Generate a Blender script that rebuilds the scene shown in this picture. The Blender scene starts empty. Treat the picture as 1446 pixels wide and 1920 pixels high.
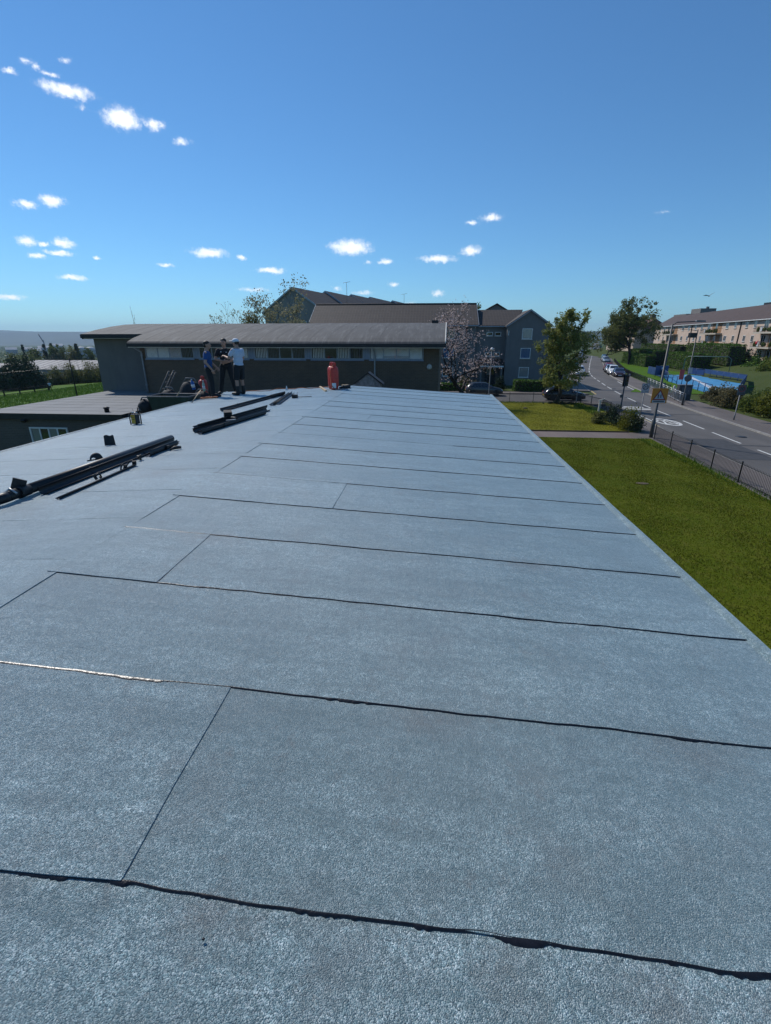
import bpy, bmesh, math, random
import numpy as np
from mathutils import Vector, Matrix, Euler, noise

R = math.radians
scene = bpy.context.scene
col = scene.collection

# ------------------------------------------------------------------ camera
CAMZ = 6.2
cam_d = bpy.data.cameras.new('camera')
cam = bpy.data.objects.new('camera', cam_d)
col.objects.link(cam)
cam.location = (0, 0, CAMZ)
cam.rotation_euler = Euler((R(90 - 20.12), 0, R(5.06)), 'XYZ')
cam_d.sensor_fit = 'HORIZONTAL'
cam_d.sensor_width = 36.0
cam_d.lens = 36.0 * 890.0 / 1446.0
cam_d.clip_start = 0.05
cam_d.clip_end = 30000
scene.camera = cam
scene.render.resolution_x = 771
scene.render.resolution_y = 1024

# ------------------------------------------------------------------ view
scene.view_settings.view_transform = 'Standard'
scene.view_settings.look = 'None'
scene.view_settings.gamma = 1
scene.view_settings.exposure = -0.1
scene.cycles.volume_bounces = 0
scene.cycles.max_bounces = 6

# ------------------------------------------------------------------ sun + sky
SUN_AZ = -47.5          # degrees from +Y, positive towards +X
SUN_EL = 45.0
sd = Vector((math.sin(R(SUN_AZ)) * math.cos(R(SUN_EL)), math.cos(R(SUN_AZ)) * math.cos(R(SUN_EL)), math.sin(R(SUN_EL))))
sun_d = bpy.data.lights.new('sun', 'SUN')
sun_d.energy = 3.9
sun_d.angle = R(0.53)
sun_d.color = (1.0, 0.955, 0.89)
sun = bpy.data.objects.new('sun', sun_d)
col.objects.link(sun)
sun.rotation_euler = sd.to_track_quat('Z', 'Y').to_euler()
sun.location = sd * 100

world = bpy.data.worlds.new('World')
scene.world = world
world.use_nodes = True
wn, wl = world.node_tree.nodes, world.node_tree.links
wn.clear()
wout = wn.new('ShaderNodeOutputWorld')
wbg = wn.new('ShaderNodeBackground')
sky = wn.new('ShaderNodeTexSky')
sky.sky_type = 'NISHITA'
sky.sun_disc = False
sky.sun_elevation = R(SUN_EL)
sky.sun_rotation = R(SUN_AZ)
sky.altitude = 50
sky.air_density = 1.0
sky.dust_density = 0.0
sky.ozone_density = 6.0
SKY_SAT = 1.0
SKY_TINT = (.66, .985, 1.13, 1)
SKY_STRENGTH = 0.107
wbg.inputs['Strength'].default_value = SKY_STRENGTH


def wmath(op, a, b=None, c=None):
    n = wn.new('ShaderNodeMath'); n.operation = op
    for i, v in enumerate((a, b, c)):
        if v is None: continue
        if isinstance(v, (int, float)): n.inputs[i].default_value = v
        else: wl.new(v, n.inputs[i])
    return n.outputs[0]


def wvec(op, a, b=None):
    n = wn.new('ShaderNodeVectorMath'); n.operation = op
    for i, v in enumerate((a, b)):
        if v is None: continue
        if isinstance(v, tuple): n.inputs[i].default_value = v
        else: wl.new(v, n.inputs[i])
    return n


# small fair-weather clouds: azimuth (deg from +Y), elevation, half width, half height (deg), weight
CLOUDS = [(-37.3, 19.6, .51, .19, .6), (-36.1, 20.4, .6, .19, .55), (-35.4, 20.2, .38, .26, .5), (-34.4, 19.9, .71, .2, .6), (-33.1, 21.0, .48, .19, .5),
          (-33.4, 19.1, 2.12, .54, 1.0), (-29.5, 17.9, 1.68, .93, 1.1), (-26.9, 17.8, .92, .44, .9), (-24.6, 16.9, .76, .35, .7), (-32.5, 18.2, .41, .21, .4),
          (-38.2, 10.8, .94, .39, .9), (-36.2, 11.3, 1.06, .52, 1.0), (-38.7, 8.0, .87, .46, .85), (-37.6, 7.9, .57, .21, .8), (-36.0, 8.1, 1.01, .47, 1.0),
          (-38.2, 6.9, .73, .26, .9), (-36.5, 7.3, 1.26, .26, .9), (-33.5, 7.1, .31, .18, .7), (-35.8, 5.3, 1.3, .27, .9), (-40.9, 3.4, 1.34, .26, .8),
          (-27.6, 6.8, .89, .19, .7), (-23.3, 8.1, 1.88, .52, 1.0), (-20.2, 7.8, .54, .29, .9), (-17.2, 6.7, 1.67, .35, 1.0), (-19.3, 4.8, 1.55, .26, .5),
          (-8.8, 9.0, 2.5, .83, 1.1), (-5.1, 7.7, .92, .3, .9), (-7.0, 7.6, .4, .2, .5), (.5, 7.9, 2.04, .4, .95), (4.0, 8.6, 1.22, .54, .95),
          (6.0, 11.5, 1.18, .36, .75), (4.0, 11.1, .76, .23, .6), (-7.6, 4.7, 1.17, .21, .5), (-4.1, 5.5, .58, .26, .6), (.6, 4.6, .81, .32, .6),
          (-2.3, 3.6, .82, .22, .4), (-10.4, 5.1, .46, .21, .4), (21.8, 10.9, .53, .12, .3)]
tc = wn.new('ShaderNodeTexCoord')
sep = wn.new('ShaderNodeSeparateXYZ'); wl.new(tc.outputs['Generated'], sep.inputs[0])
az = wmath('ARCTAN2', sep.outputs['X'], sep.outputs['Y'])
el = wmath('ARCSINE', sep.outputs['Z'])
azd = wmath('MULTIPLY', az, 180 / math.pi)
eld = wmath('MULTIPLY', el, 180 / math.pi)
comb = wn.new('ShaderNodeCombineXYZ'); wl.new(azd, comb.inputs[0]); wl.new(eld, comb.inputs[1])
nz1 = wn.new('ShaderNodeTexNoise'); nz1.inputs['Scale'].default_value = 1.1; nz1.inputs['Detail'].default_value = 5
nz1.inputs['Roughness'].default_value = .7
wl.new(comb.outputs[0], nz1.inputs['Vector'])
nzv = wvec('SUBTRACT', nz1.outputs['Color'], (.5, .5, .5))
nzs = wvec('MULTIPLY', nzv.outputs[0], (1.5, .75, 0))
pos = wvec('ADD', comb.outputs[0], nzs.outputs[0])
acc = None
for (a, e, w, h, k) in CLOUDS:
    d = wvec('SUBTRACT', pos.outputs[0], (a, e, 0))
    d2 = wvec('MULTIPLY', d.outputs[0], (1 / w, 1 / h, 0))
    ln = wn.new('ShaderNodeVectorMath'); ln.operation = 'LENGTH'; wl.new(d2.outputs[0], ln.inputs[0])
    m = wmath('MULTIPLY_ADD', ln.outputs['Value'], -k, k)
    acc = m if acc is None else wmath('MAXIMUM', acc, m)
nz2 = wn.new('ShaderNodeTexNoise'); nz2.inputs['Scale'].default_value = 1.9; nz2.inputs['Detail'].default_value = 6
nz2.inputs['Roughness'].default_value = .65
wl.new(comb.outputs[0], nz2.inputs['Vector'])
den = wmath('ADD', acc, wmath('MULTIPLY_ADD', nz2.outputs['Fac'], 1.15, -.62))
mr = wn.new('ShaderNodeMapRange'); mr.interpolation_type = 'SMOOTHERSTEP'
mr.inputs['From Min'].default_value = -.30; mr.inputs['From Max'].default_value = 0.95
wl.new(den, mr.inputs['Value'])
gate = wmath('GREATER_THAN', acc, -.6)
mask = wmath('MULTIPLY', mr.outputs[0], gate)


def wmix(fac, a, b):
    n = wn.new('ShaderNodeMix'); n.data_type = 'RGBA'; n.clamp_factor = True
    wl.new(fac, n.inputs['Factor'])
    for k, v in (('A', a), ('B', b)):
        if isinstance(v, tuple): n.inputs[k].default_value = v
        else: wl.new(v, n.inputs[k])
    return n.outputs['Result']


# the sky's own colour, a touch bluer and deeper as the phone recorded it
hsv = wn.new('ShaderNodeHueSaturation'); hsv.inputs['Saturation'].default_value = SKY_SAT
wl.new(sky.outputs[0], hsv.inputs['Color'])
tint = wn.new('ShaderNodeMix'); tint.data_type = 'RGBA'; tint.blend_type = 'MULTIPLY'; tint.inputs['Factor'].default_value = 1
wl.new(hsv.outputs[0], tint.inputs['A']); tint.inputs['B'].default_value = SKY_TINT
skyc = tint.outputs['Result']
CLOUD = (12.5, 12.7, 13.0, 1)
# the same scattered small clouds go on round the rest of the sky
pr_ = wvec('DIVIDE', tc.outputs['Generated'], None)
wl.new(wmath('MAXIMUM', sep.outputs['Z'], .03), pr_.inputs[1])
nz3 = wn.new('ShaderNodeTexNoise'); nz3.inputs['Scale'].default_value = 1.3; nz3.inputs['Detail'].default_value = 5
wl.new(pr_.outputs[0], nz3.inputs['Vector'])
mr3 = wn.new('ShaderNodeMapRange'); mr3.interpolation_type = 'SMOOTHERSTEP'; mr3.inputs['From Min'].default_value = .66; mr3.inputs['From Max'].default_value = .74
wl.new(nz3.outputs['Fac'], mr3.inputs['Value'])
low_ = wmath('MULTIPLY', mr3.outputs[0], wmath('GREATER_THAN', eld, 2.0))
wl.new(wmix(low_, skyc, CLOUD), wbg.inputs['Color'])
wbg2 = wn.new('ShaderNodeBackground'); wbg2.inputs['Strength'].default_value = SKY_STRENGTH
wl.new(wmix(mask, skyc, CLOUD), wbg2.inputs['Color'])
inbox = wmath('MULTIPLY', wmath('LESS_THAN', wmath('ABSOLUTE', wmath('ADD', azd, 2.0)), 43.0), wmath('LESS_THAN', wmath('ABSOLUTE', wmath('SUBTRACT', eld, 14.0)), 14.0))
wmx = wn.new('ShaderNodeMixShader'); wl.new(inbox, wmx.inputs[0]); wl.new(wbg.outputs[0], wmx.inputs[1]); wl.new(wbg2.outputs[0], wmx.inputs[2])
wl.new(wmx.outputs[0], wout.inputs['Surface'])


# ================================================================== helpers
def tag(o, label=None, cat=None, group=None, kind=None):
    if label: o['label'] = label
    if cat: o['category'] = cat
    if group: o['group'] = group
    if kind: o['kind'] = kind
    return o


def empty(name, loc, label=None, cat=None, group=None, rz=0):
    o = bpy.data.objects.new(name, None)
    o.empty_display_size = .2
    col.objects.link(o)
    o.location = loc; o.rotation_euler = (0, 0, rz)
    return tag(o, label, cat, group)


def link(name, me, parent=None):
    o = bpy.data.objects.new(name, me)
    col.objects.link(o)
    if parent is not None: o.parent = parent
    return o


class MB:
    def __init__(s): s.v = []; s.f = []; s.sm = []

    def add(s, vs, fs, smooth=False):
        b = len(s.v); s.v += [tuple(v) for v in vs]
        s.f += [tuple(i + b for i in f) for f in fs]; s.sm += [smooth] * len(fs)
        return s

    def box(s, c, d, rz=0, rx=0, ry=0):
        m = Euler((rx, ry, rz)).to_matrix(); c = Vector(c)
        vs = [c + m @ Vector((x * d[0] / 2, y * d[1] / 2, z * d[2] / 2)) for x in (-1, 1) for y in (-1, 1) for z in (-1, 1)]
        return s.add(vs, [(0, 1, 3, 2), (4, 6, 7, 5), (0, 4, 5, 1), (2, 3, 7, 6), (0, 2, 6, 4), (1, 5, 7, 3)])

    def bx(s, x0, x1, y0, y1, z0, z1):
        return s.box(((x0 + x1) / 2, (y0 + y1) / 2, (z0 + z1) / 2), (x1 - x0, y1 - y0, z1 - z0))

    def quad(s, a, b, c, d): return s.add([a, b, c, d], [(0, 1, 2, 3)])

    def prism(s, poly, off):
        off = Vector(off); n = len(poly); vs = [Vector(p) for p in poly]; vs += [p + off for p in vs]
        fs = [tuple(range(n))[::-1], tuple(range(n, 2 * n))] + [(i, (i + 1) % n, n + (i + 1) % n, n + i) for i in range(n)]
        return s.add(vs, fs)

    def tube(s, pts, r, n=8, caps=True, smooth=True):
        pts = [Vector(p) for p in pts]
        rs = r if isinstance(r, (list, tuple)) else [r] * len(pts)
        vs = []; up = Vector((0, 0, 1))
        for i, p in enumerate(pts):
            t = (pts[min(i + 1, len(pts) - 1)] - pts[max(i - 1, 0)]).normalized()
            a = t.cross(up if abs(t.z) < .95 else Vector((1, 0, 0))).normalized(); b = t.cross(a)
            for k in range(n):
                an = 2 * math.pi * k / n
                vs.append(p + (a * math.cos(an) + b * math.sin(an)) * rs[i])
        fs = [(i * n + k, i * n + (k + 1) % n, (i + 1) * n + (k + 1) % n, (i + 1) * n + k) for i in range(len(pts) - 1) for k in range(n)]
        s.add(vs, fs, smooth)
        if caps:
            b = len(s.v) - len(vs)
            s.f += [tuple(b + k for k in range(n))[::-1], tuple(b + (len(pts) - 1) * n + k for k in range(n))]; s.sm += [False, False]
        return s

    def lathe(s, prof, c=(0, 0, 0), n=16, smooth=True):
        c = Vector(c); vs = []
        for r, z in prof:
            for k in range(n):
                a = 2 * math.pi * k / n
                vs.append(c + Vector((r * math.cos(a), r * math.sin(a), z)))
        m = len(prof)
        fs = [(i * n + k, i * n + (k + 1) % n, (i + 1) * n + (k + 1) % n, (i + 1) * n + k) for i in range(m - 1) for k in range(n)]
        s.add(vs, fs, smooth)
        b = len(s.v) - len(vs)
        s.f += [tuple(b + k for k in range(n))[::-1], tuple(b + (m - 1) * n + k for k in range(n))]; s.sm += [False, False]
        return s

    def ell(s, c, r, rot=None, nu=12, nv=8):
        c = Vector(c); m = rot or Matrix.Identity(3); vs = [c + m @ Vector((0, 0, -r[2]))]
        for j in range(1, nv):
            ph = -math.pi / 2 + math.pi * j / nv
            for k in range(nu):
                a = 2 * math.pi * k / nu
                vs.append(c + m @ Vector((r[0] * math.cos(ph) * math.cos(a), r[1] * math.cos(ph) * math.sin(a), r[2] * math.sin(ph))))
        vs.append(c + m @ Vector((0, 0, r[2])))
        fs = [(0, 1 + (k + 1) % nu, 1 + k) for k in range(nu)]
        for j in range(nv - 2):
            for k in range(nu):
                fs.append((1 + j * nu + k, 1 + j * nu + (k + 1) % nu, 1 + (j + 1) * nu + (k + 1) % nu, 1 + (j + 1) * nu + k))
        L = len(vs) - 1; b0 = 1 + (nv - 2) * nu
        fs += [(b0 + k, b0 + (k + 1) % nu, L) for k in range(nu)]
        return s.add(vs, fs, True)

    def mesh(s, name, mat=None):
        me = bpy.data.meshes.new(name)
        me.from_pydata(s.v, [], s.f)
        me.polygons.foreach_set('use_smooth', s.sm)
        if mat: me.materials.append(mat)
        me.update()
        return me

    def build(s, name, mat, parent=None):
        o = link(name, s.mesh(name, mat), parent)
        if parent is not None and parent.type == 'EMPTY' and getattr(s, 'world', False):
            o.matrix_parent_inverse = parent.matrix_basis.inverted()
        return o


def npmesh(name, V, F, mat=None, smooth=False):
    """V (n,3) array, F (m,k) array"""
    me = bpy.data.meshes.new(name)
    k = F.shape[1]
    me.vertices.add(len(V)); me.vertices.foreach_set('co', np.ascontiguousarray(V, dtype=np.float32).ravel())
    me.loops.add(F.size); me.loops.foreach_set('vertex_index', np.ascontiguousarray(F, dtype=np.int32).ravel())
    me.polygons.add(len(F)); me.polygons.foreach_set('loop_start', np.arange(0, F.size, k, dtype=np.int32))
    me.polygons.foreach_set('loop_total', np.full(len(F), k, dtype=np.int32))
    me.polygons.foreach_set('use_smooth', np.full(len(F), smooth))
    if mat: me.materials.append(mat)
    me.update(calc_edges=True); me.validate()
    return me


# ------------------------------------------------------------------ materials
MATS = {}


class NT:
    def __init__(s, name):
        s.m = bpy.data.materials.new(name); s.m.use_nodes = True
        s.n, s.l = s.m.node_tree.nodes, s.m.node_tree.links
        s.b = s.n['Principled BSDF']
        s.tc = s.n.new('ShaderNodeTexCoord')

    def noise(s, scale, detail=3, rough=.55, vec=None, obj=True):
        t = s.n.new('ShaderNodeTexNoise'); t.inputs['Scale'].default_value = scale
        t.inputs['Detail'].default_value = detail; t.inputs['Roughness'].default_value = rough
        s.l.new(vec if vec is not None else s.pos(), t.inputs['Vector'])
        return t.outputs['Fac']

    def pos(s):
        if not hasattr(s, '_p'):
            g = s.n.new('ShaderNodeNewGeometry'); s._p = g.outputs['Position']
        return s._p

    def map(s, scale=(1, 1, 1), rot=(0, 0, 0), src=None):
        t = s.n.new('ShaderNodeMapping'); t.inputs['Scale'].default_value = scale; t.inputs['Rotation'].default_value = rot
        s.l.new(src if src is not None else s.pos(), t.inputs['Vector'])
        return t.outputs[0]

    def ramp(s, fac, stops):
        t = s.n.new('ShaderNodeValToRGB'); e = t.color_ramp.elements
        while len(e) < len(stops): e.new(.5)
        for el, (p, c) in zip(e, stops):
            el.position = p; el.color = (*c, 1) if len(c) == 3 else c
        s.l.new(fac, t.inputs['Fac'])
        return t.outputs['Color']

    def mix(s, fac, a, b, mode='MIX'):
        t = s.n.new('ShaderNodeMix'); t.data_type = 'RGBA'; t.blend_type = mode
        for k, v in (('Factor', fac), ('A', a), ('B', b)):
            if isinstance(v, (int, float)): t.inputs[k].default_value = v
            elif isinstance(v, tuple): t.inputs[k].default_value = (*v, 1) if len(v) == 3 else v
            else: s.l.new(v, t.inputs[k])
        return t.outputs['Result']

    def math(s, op, a, b=None, c=None):
        t = s.n.new('ShaderNodeMath'); t.operation = op
        for i, v in enumerate((a, b, c)):
            if v is None: continue
            if isinstance(v, (int, float)): t.inputs[i].default_value = v
            else: s.l.new(v, t.inputs[i])
        return t.outputs[0]

    def color(s, c):
        if isinstance(c, tuple): s.b.inputs['Base Color'].default_value = (*c, 1)
        else: s.l.new(c, s.b.inputs['Base Color'])
        return s

    def bump(s, h, strength=.3, dist=.01):
        t = s.n.new('ShaderNodeBump'); t.inputs['Strength'].default_value = strength; t.inputs['Distance'].default_value = dist
        s.l.new(h, t.inputs['Height']); s.l.new(t.outputs[0], s.b.inputs['Normal'])
        return s

    def set(s, **k):
        for a, v in k.items():
            i = s.b.inputs[a.replace('_', ' ')]
            if isinstance(v, (int, float, tuple)): i.default_value = v
            else: s.l.new(v, i)
        return s


def pmat(name, c, rough=.6, var=.18, scale=6., bump=0., bscale=None, metal=0, spec=.5, dirt=None):
    """plain painted / natural surface: colour with soft procedural variation and fine relief"""
    if name in MATS: return MATS[name]
    t = NT(name)
    f = t.noise(scale, 4, .6)
    lo = tuple(x * (1 - var) for x in c); hi = tuple(min(1, x * (1 + var)) for x in c)
    cc = t.ramp(f, [(.3, lo), (.7, hi)])
    if dirt:
        cc = t.mix(t.math('MULTIPLY', t.ramp(t.noise(scale * .35, 5, .7), [(.5, (0, 0, 0)), (.75, (1, 1, 1))]), .6), cc, dirt)
    t.color(cc).set(Roughness=rough, Metallic=metal)
    t.b.inputs['Specular IOR Level'].default_value = spec
    if bump: t.bump(t.noise(bscale or scale * 8, 4, .6), bump, .01)
    MATS[name] = t.m
    return t.m


def leafmat(name, c1, c2, c3=None, rough=.55, trans=.38):
    if name in MATS: return MATS[name]
    t = NT(name)
    f = t.noise(1.1, 3, .6)
    f2 = t.noise(9., 2, .6)
    cc = t.mix(t.ramp(f, [(.35, (0, 0, 0)), (.65, (1, 1, 1))]), c1, c2)
    cc = t.mix(t.math('MULTIPLY', t.ramp(f2, [(.42, (0, 0, 0)), (.68, (1, 1, 1))]), .75), cc, c3 or tuple(x * .6 for x in c1))
    t.color(cc).set(Roughness=rough)
    t.b.inputs['Specular IOR Level'].default_value = .12
    tr = t.n.new('ShaderNodeBsdfTranslucent'); t.l.new(cc, tr.inputs['Color'])
    ms = t.n.new('ShaderNodeMixShader'); ms.inputs[0].default_value = trans
    out = t.n['Material Output']
    t.l.new(t.b.outputs[0], ms.inputs[1]); t.l.new(tr.outputs[0], ms.inputs[2]); t.l.new(ms.outputs[0], out.inputs['Surface'])
    MATS[name] = t.m
    return t.m


def felt_mat():
    t = NT('mineral_felt')
    p = t.pos()
    vo = t.n.new('ShaderNodeTexVoronoi'); vo.inputs['Scale'].default_value = 265; t.l.new(p, vo.inputs['Vector'])
    sepc = t.n.new('ShaderNodeSeparateColor'); t.l.new(vo.outputs['Color'], sepc.inputs[0])
    gran = t.ramp(sepc.outputs[0], [(0, (.030, .064, .072)), (.36, (.165, .285, .305)), (.68, (.36, .53, .55)), (1, (.86, .98, .98))])
    n1 = t.noise(85, 3, .65)
    gran = t.mix(t.ramp(n1, [(.36, (1, 1, 1)), (.60, (0, 0, 0))]), gran, t.mix(.5, gran, (.085, .115, .14)))
    n8 = t.noise(26, 4, .7)
    gran = t.mix(t.math('MULTIPLY', t.ramp(n8, [(.40, (1, 1, 1)), (.58, (0, 0, 0))]), .5), gran, (.04, .085, .09))
    # soft patches, roll mottling along the sheet, dusty foot marks
    n2 = t.noise(1.0, 4, .6, t.map((.35, 2.6, 1)))
    gran = t.mix(t.ramp(n2, [(.35, (0, 0, 0)), (.7, (1, 1, 1))]), gran, t.mix(.5, gran, (.065, .115, .127)))
    n5 = t.noise(1.0, 5, .65, t.map((4.5, .5, 1)))
    gran = t.mix(t.math('MULTIPLY', t.ramp(n5, [(.45, (0, 0, 0)), (.75, (1, 1, 1))]), .35), gran, (.09, .13, .145))
    oi = t.n.new('ShaderNodeObjectInfo')
    gran = t.mix(t.math('MULTIPLY', oi.outputs['Random'], .38), gran, (.075, .13, .142))
    n6 = t.noise(1.0, 4, .7, t.map((2.2, 9.0, 1)))
    gran = t.mix(t.math('MULTIPLY', t.ramp(n6, [(.38, (1, 1, 1)), (.60, (0, 0, 0))]), .46), gran, (.05, .098, .105))
    n7 = t.noise(11, 4, .7)
    for (sx, sy, sr, ax) in [(-.62, .90, .16, 1.6), (.30, .87, .14, 1.2), (.72, .84, .20, 1.3), (1.05, .86, .12, 1.5), (-1.02, 1.42, .10, 1.0), (.05, 1.82, .18, 2.0), (1.3, 1.80, .22, 1.8), (-1.9, 3.62, .25, 2.2), (.9, 3.66, .2, 2.0), (-3.4, 5.6, .5, 1.2), (1.75, 1.6, .2, 1.0)]:
        dv = t.n.new('ShaderNodeVectorMath'); dv.operation = 'SUBTRACT'; dv.inputs[1].default_value = (sx, sy, 4.52); t.l.new(p, dv.inputs[0])
        dm = t.n.new('ShaderNodeVectorMath'); dm.operation = 'MULTIPLY'; dm.inputs[1].default_value = (1 / (sr * ax), 1 / sr, 0); t.l.new(dv.outputs[0], dm.inputs[0])
        dl = t.n.new('ShaderNodeVectorMath'); dl.operation = 'LENGTH'; t.l.new(dm.outputs[0], dl.inputs[0])
        fa = t.math('SUBTRACT', 1.0, dl.outputs['Value'])
        fa = t.math('MAXIMUM', 0.0, t.math('ADD', fa, t.math('MULTIPLY_ADD', n7, 1.6, -1.0)))
        gran = t.mix(t.math('MINIMUM', t.math('MULTIPLY', fa, .55), .5), gran, (.095, .085, .072))
    n3 = t.noise(2.7, 5, .65)
    gran = t.mix(t.math('MULTIPLY', t.ramp(n3, [(.52, (0, 0, 0)), (.74, (1, 1, 1))]), .5), gran, (.105, .13, .13))
    n4 = t.noise(7.5, 4, .7, t.map((1, 1, 1), (0, 0, 1.1)))
    gran = t.mix(t.math('MULTIPLY', t.ramp(n4, [(.60, (0, 0, 0)), (.78, (1, 1, 1))]), .55), gran, (.085, .078, .068))
    t.color(gran).set(Roughness=.44, Sheen_Weight=.62, Sheen_Roughness=.45, Sheen_Tint=(.70, .88, 1.0, 1))
    t.b.inputs['Specular IOR Level'].default_value = .8
    h = t.math('ADD', t.math('MULTIPLY', vo.outputs['Distance'], -.7), t.math('MULTIPLY', n1, .9))
    h = t.math('ADD', h, t.math('MULTIPLY', t.noise(14, 3, .6), 1.3))
    h = t.math('ADD', h, t.math('MULTIPLY', t.noise(2.2, 2, .5), 5.0))
    t.bump(h, .7, .006)
    return t.m


def old_felt(name, base, streak, rot=0):
    t = NT(name)
    n1 = t.noise(1.4, 5, .7, t.map((1.0, .25, 1), (0, 0, rot)))
    c = t.ramp(n1, [(.3, tuple(x * .72 for x in base)), (.7, tuple(x * 1.25 for x in base))])
    n2 = t.noise(1.0, 6, .75, t.map((5.0, .5, .5), (0, 0, rot)))
    c = t.mix(t.math('MULTIPLY', t.ramp(n2, [(.50, (0, 0, 0)), (.70, (1, 1, 1))]), .7), c, streak)
    n3 = t.noise(40, 3, .7)
    c = t.mix(.3, c, t.ramp(n3, [(.3, tuple(x * .5 for x in base)), (.7, tuple(x * 1.5 for x in base))]))
    t.color(c).set(Roughness=.8)
    t.bump(n3, .25, .01)
    return t.m


def brick_mat(name, c1, c2, mortar, axis='X', scale=1.0):
    t = NT(name)
    sp = t.n.new('ShaderNodeSeparateXYZ'); t.l.new(t.pos(), sp.inputs[0])
    cb = t.n.new('ShaderNodeCombineXYZ'); t.l.new(sp.outputs[axis], cb.inputs[0]); t.l.new(sp.outputs['Z'], cb.inputs[1])
    br = t.n.new('ShaderNodeTexBrick')
    br.inputs['Scale'].default_value = scale
    br.inputs['Brick Width'].default_value = .225; br.inputs['Row Height'].default_value = .075
    br.inputs['Mortar Size'].default_value = .008; br.inputs['Color1'].default_value = (*c1, 1); br.inputs['Color2'].default_value = (*c2, 1)
    br.inputs['Mortar'].default_value = (*mortar, 1)
    t.l.new(cb.outputs[0], br.inputs['Vector'])
    n = t.noise(.8, 5, .7)
    c = t.mix(t.ramp(n, [(.4, (0, 0, 0)), (.7, (1, 1, 1))]), br.outputs['Color'], t.mix(.4, br.outputs['Color'], (.05, .05, .045)))
    t.color(c).set(Roughness=.85)
    t.bump(br.outputs['Fac'], -.4, .008)
    return t.m


def tile_mat(name, c1, c2, ax='X'):
    """concrete interlocking tiles: rows and rolls in fine relief, highlights painted along the joints (tiles are 3 px here)"""
    t = NT(name)
    sp = t.n.new('ShaderNodeSeparateXYZ'); t.l.new(t.pos(), sp.inputs[0])
    cb = t.n.new('ShaderNodeCombineXYZ'); t.l.new(sp.outputs[ax], cb.inputs[0]); t.l.new(sp.outputs['Z'], cb.inputs[1])
    br = t.n.new('ShaderNodeTexBrick'); br.offset = 0; br.inputs['Scale'].default_value = 1
    br.inputs['Brick Width'].default_value = .42; br.inputs['Row Height'].default_value = .235; br.inputs['Mortar Size'].default_value = .035
    br.inputs['Mortar Smooth'].default_value = .3
    br.inputs['Color1'].default_value = (*c1, 1); br.inputs['Color2'].default_value = (*c2, 1)
    br.inputs['Mortar'].default_value = tuple(x * 1.5 for x in c2) + (1,)  # joint lines coloured lighter to paint the highlights of the tile grid
    t.l.new(cb.outputs[0], br.inputs['Vector'])
    n = t.noise(.6, 5, .7)
    c = t.mix(t.ramp(n, [(.35, (0, 0, 0)), (.7, (1, 1, 1))]), br.outputs['Color'], t.mix(.5, br.outputs['Color'], tuple(x * .6 for x in c1)))
    t.color(c).set(Roughness=.75)
    t.bump(br.outputs['Fac'], .6, .04)
    return t.m


def harl_mat(name, c, stain=None, fine=25):
    """roughcast render with weather streaks"""
    t = NT(name)
    f = t.noise(.7, 5, .65)
    cc = t.ramp(f, [(.3, tuple(x * .86 for x in c)), (.7, tuple(x * 1.1 for x in c))])
    n2 = t.noise(1, 5, .7, t.map((2.6, 2.6, .22)))
    cc = t.mix(t.math('MULTIPLY', t.ramp(n2, [(.5, (0, 0, 0)), (.78, (1, 1, 1))]), .5), cc, stain or tuple(x * .5 for x in c))
    n3 = t.noise(fine, 3, .7)
    cc = t.mix(.25, cc, t.ramp(n3, [(.3, tuple(x * .6 for x in c)), (.7, tuple(x * 1.3 for x in c))]))
    t.color(cc).set(Roughness=.9)
    t.bump(n3, .4, .012)
    return t.m


def grass_mat(name, a, b, c, s=1.):
    t = NT(name)
    f = t.noise(.55 * s, 5, .65); f2 = t.noise(3.0 * s, 5, .7); f3 = t.noise(38, 3, .7, t.map((1, .45, 1)))
    cc = t.mix(t.ramp(f, [(.35, (0, 0, 0)), (.66, (1, 1, 1))]), a, b)
    cc = t.mix(t.math('MULTIPLY', t.ramp(f2, [(.5, (0, 0, 0)), (.72, (1, 1, 1))]), .7), cc, c)
    cc = t.mix(.45, cc, t.mix(t.ramp(f3, [(.3, (0, 0, 0)), (.7, (1, 1, 1))]), tuple(x * .35 for x in a), tuple(x * 1.6 for x in b)))
    t.color(cc).set(Roughness=.8)
    t.b.inputs['Specular IOR Level'].default_value = .05
    t.bump(f3, .6, .05)
    return t.m


def asphalt_mat(name, base, patch):
    t = NT(name)
    f = t.noise(.35, 4, .6, t.map((1.2, .35, 1))); f2 = t.noise(2.4, 5, .7); f3 = t.noise(60, 3, .7)
    cc = t.ramp(f, [(.35, tuple(x * .72 for x in base)), (.65, tuple(x * 1.25 for x in base))])
    cc = t.mix(t.math('MULTIPLY', t.ramp(f2, [(.55, (0, 0, 0)), (.75, (1, 1, 1))]), .5), cc, patch)
    cc = t.mix(.3, cc, t.ramp(f3, [(.3, tuple(x * .5 for x in base)), (.7, tuple(x * 1.7 for x in base))]))
    t.color(cc).set(Roughness=.78)
    t.bump(f3, .35, .008)
    return t.m


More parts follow.
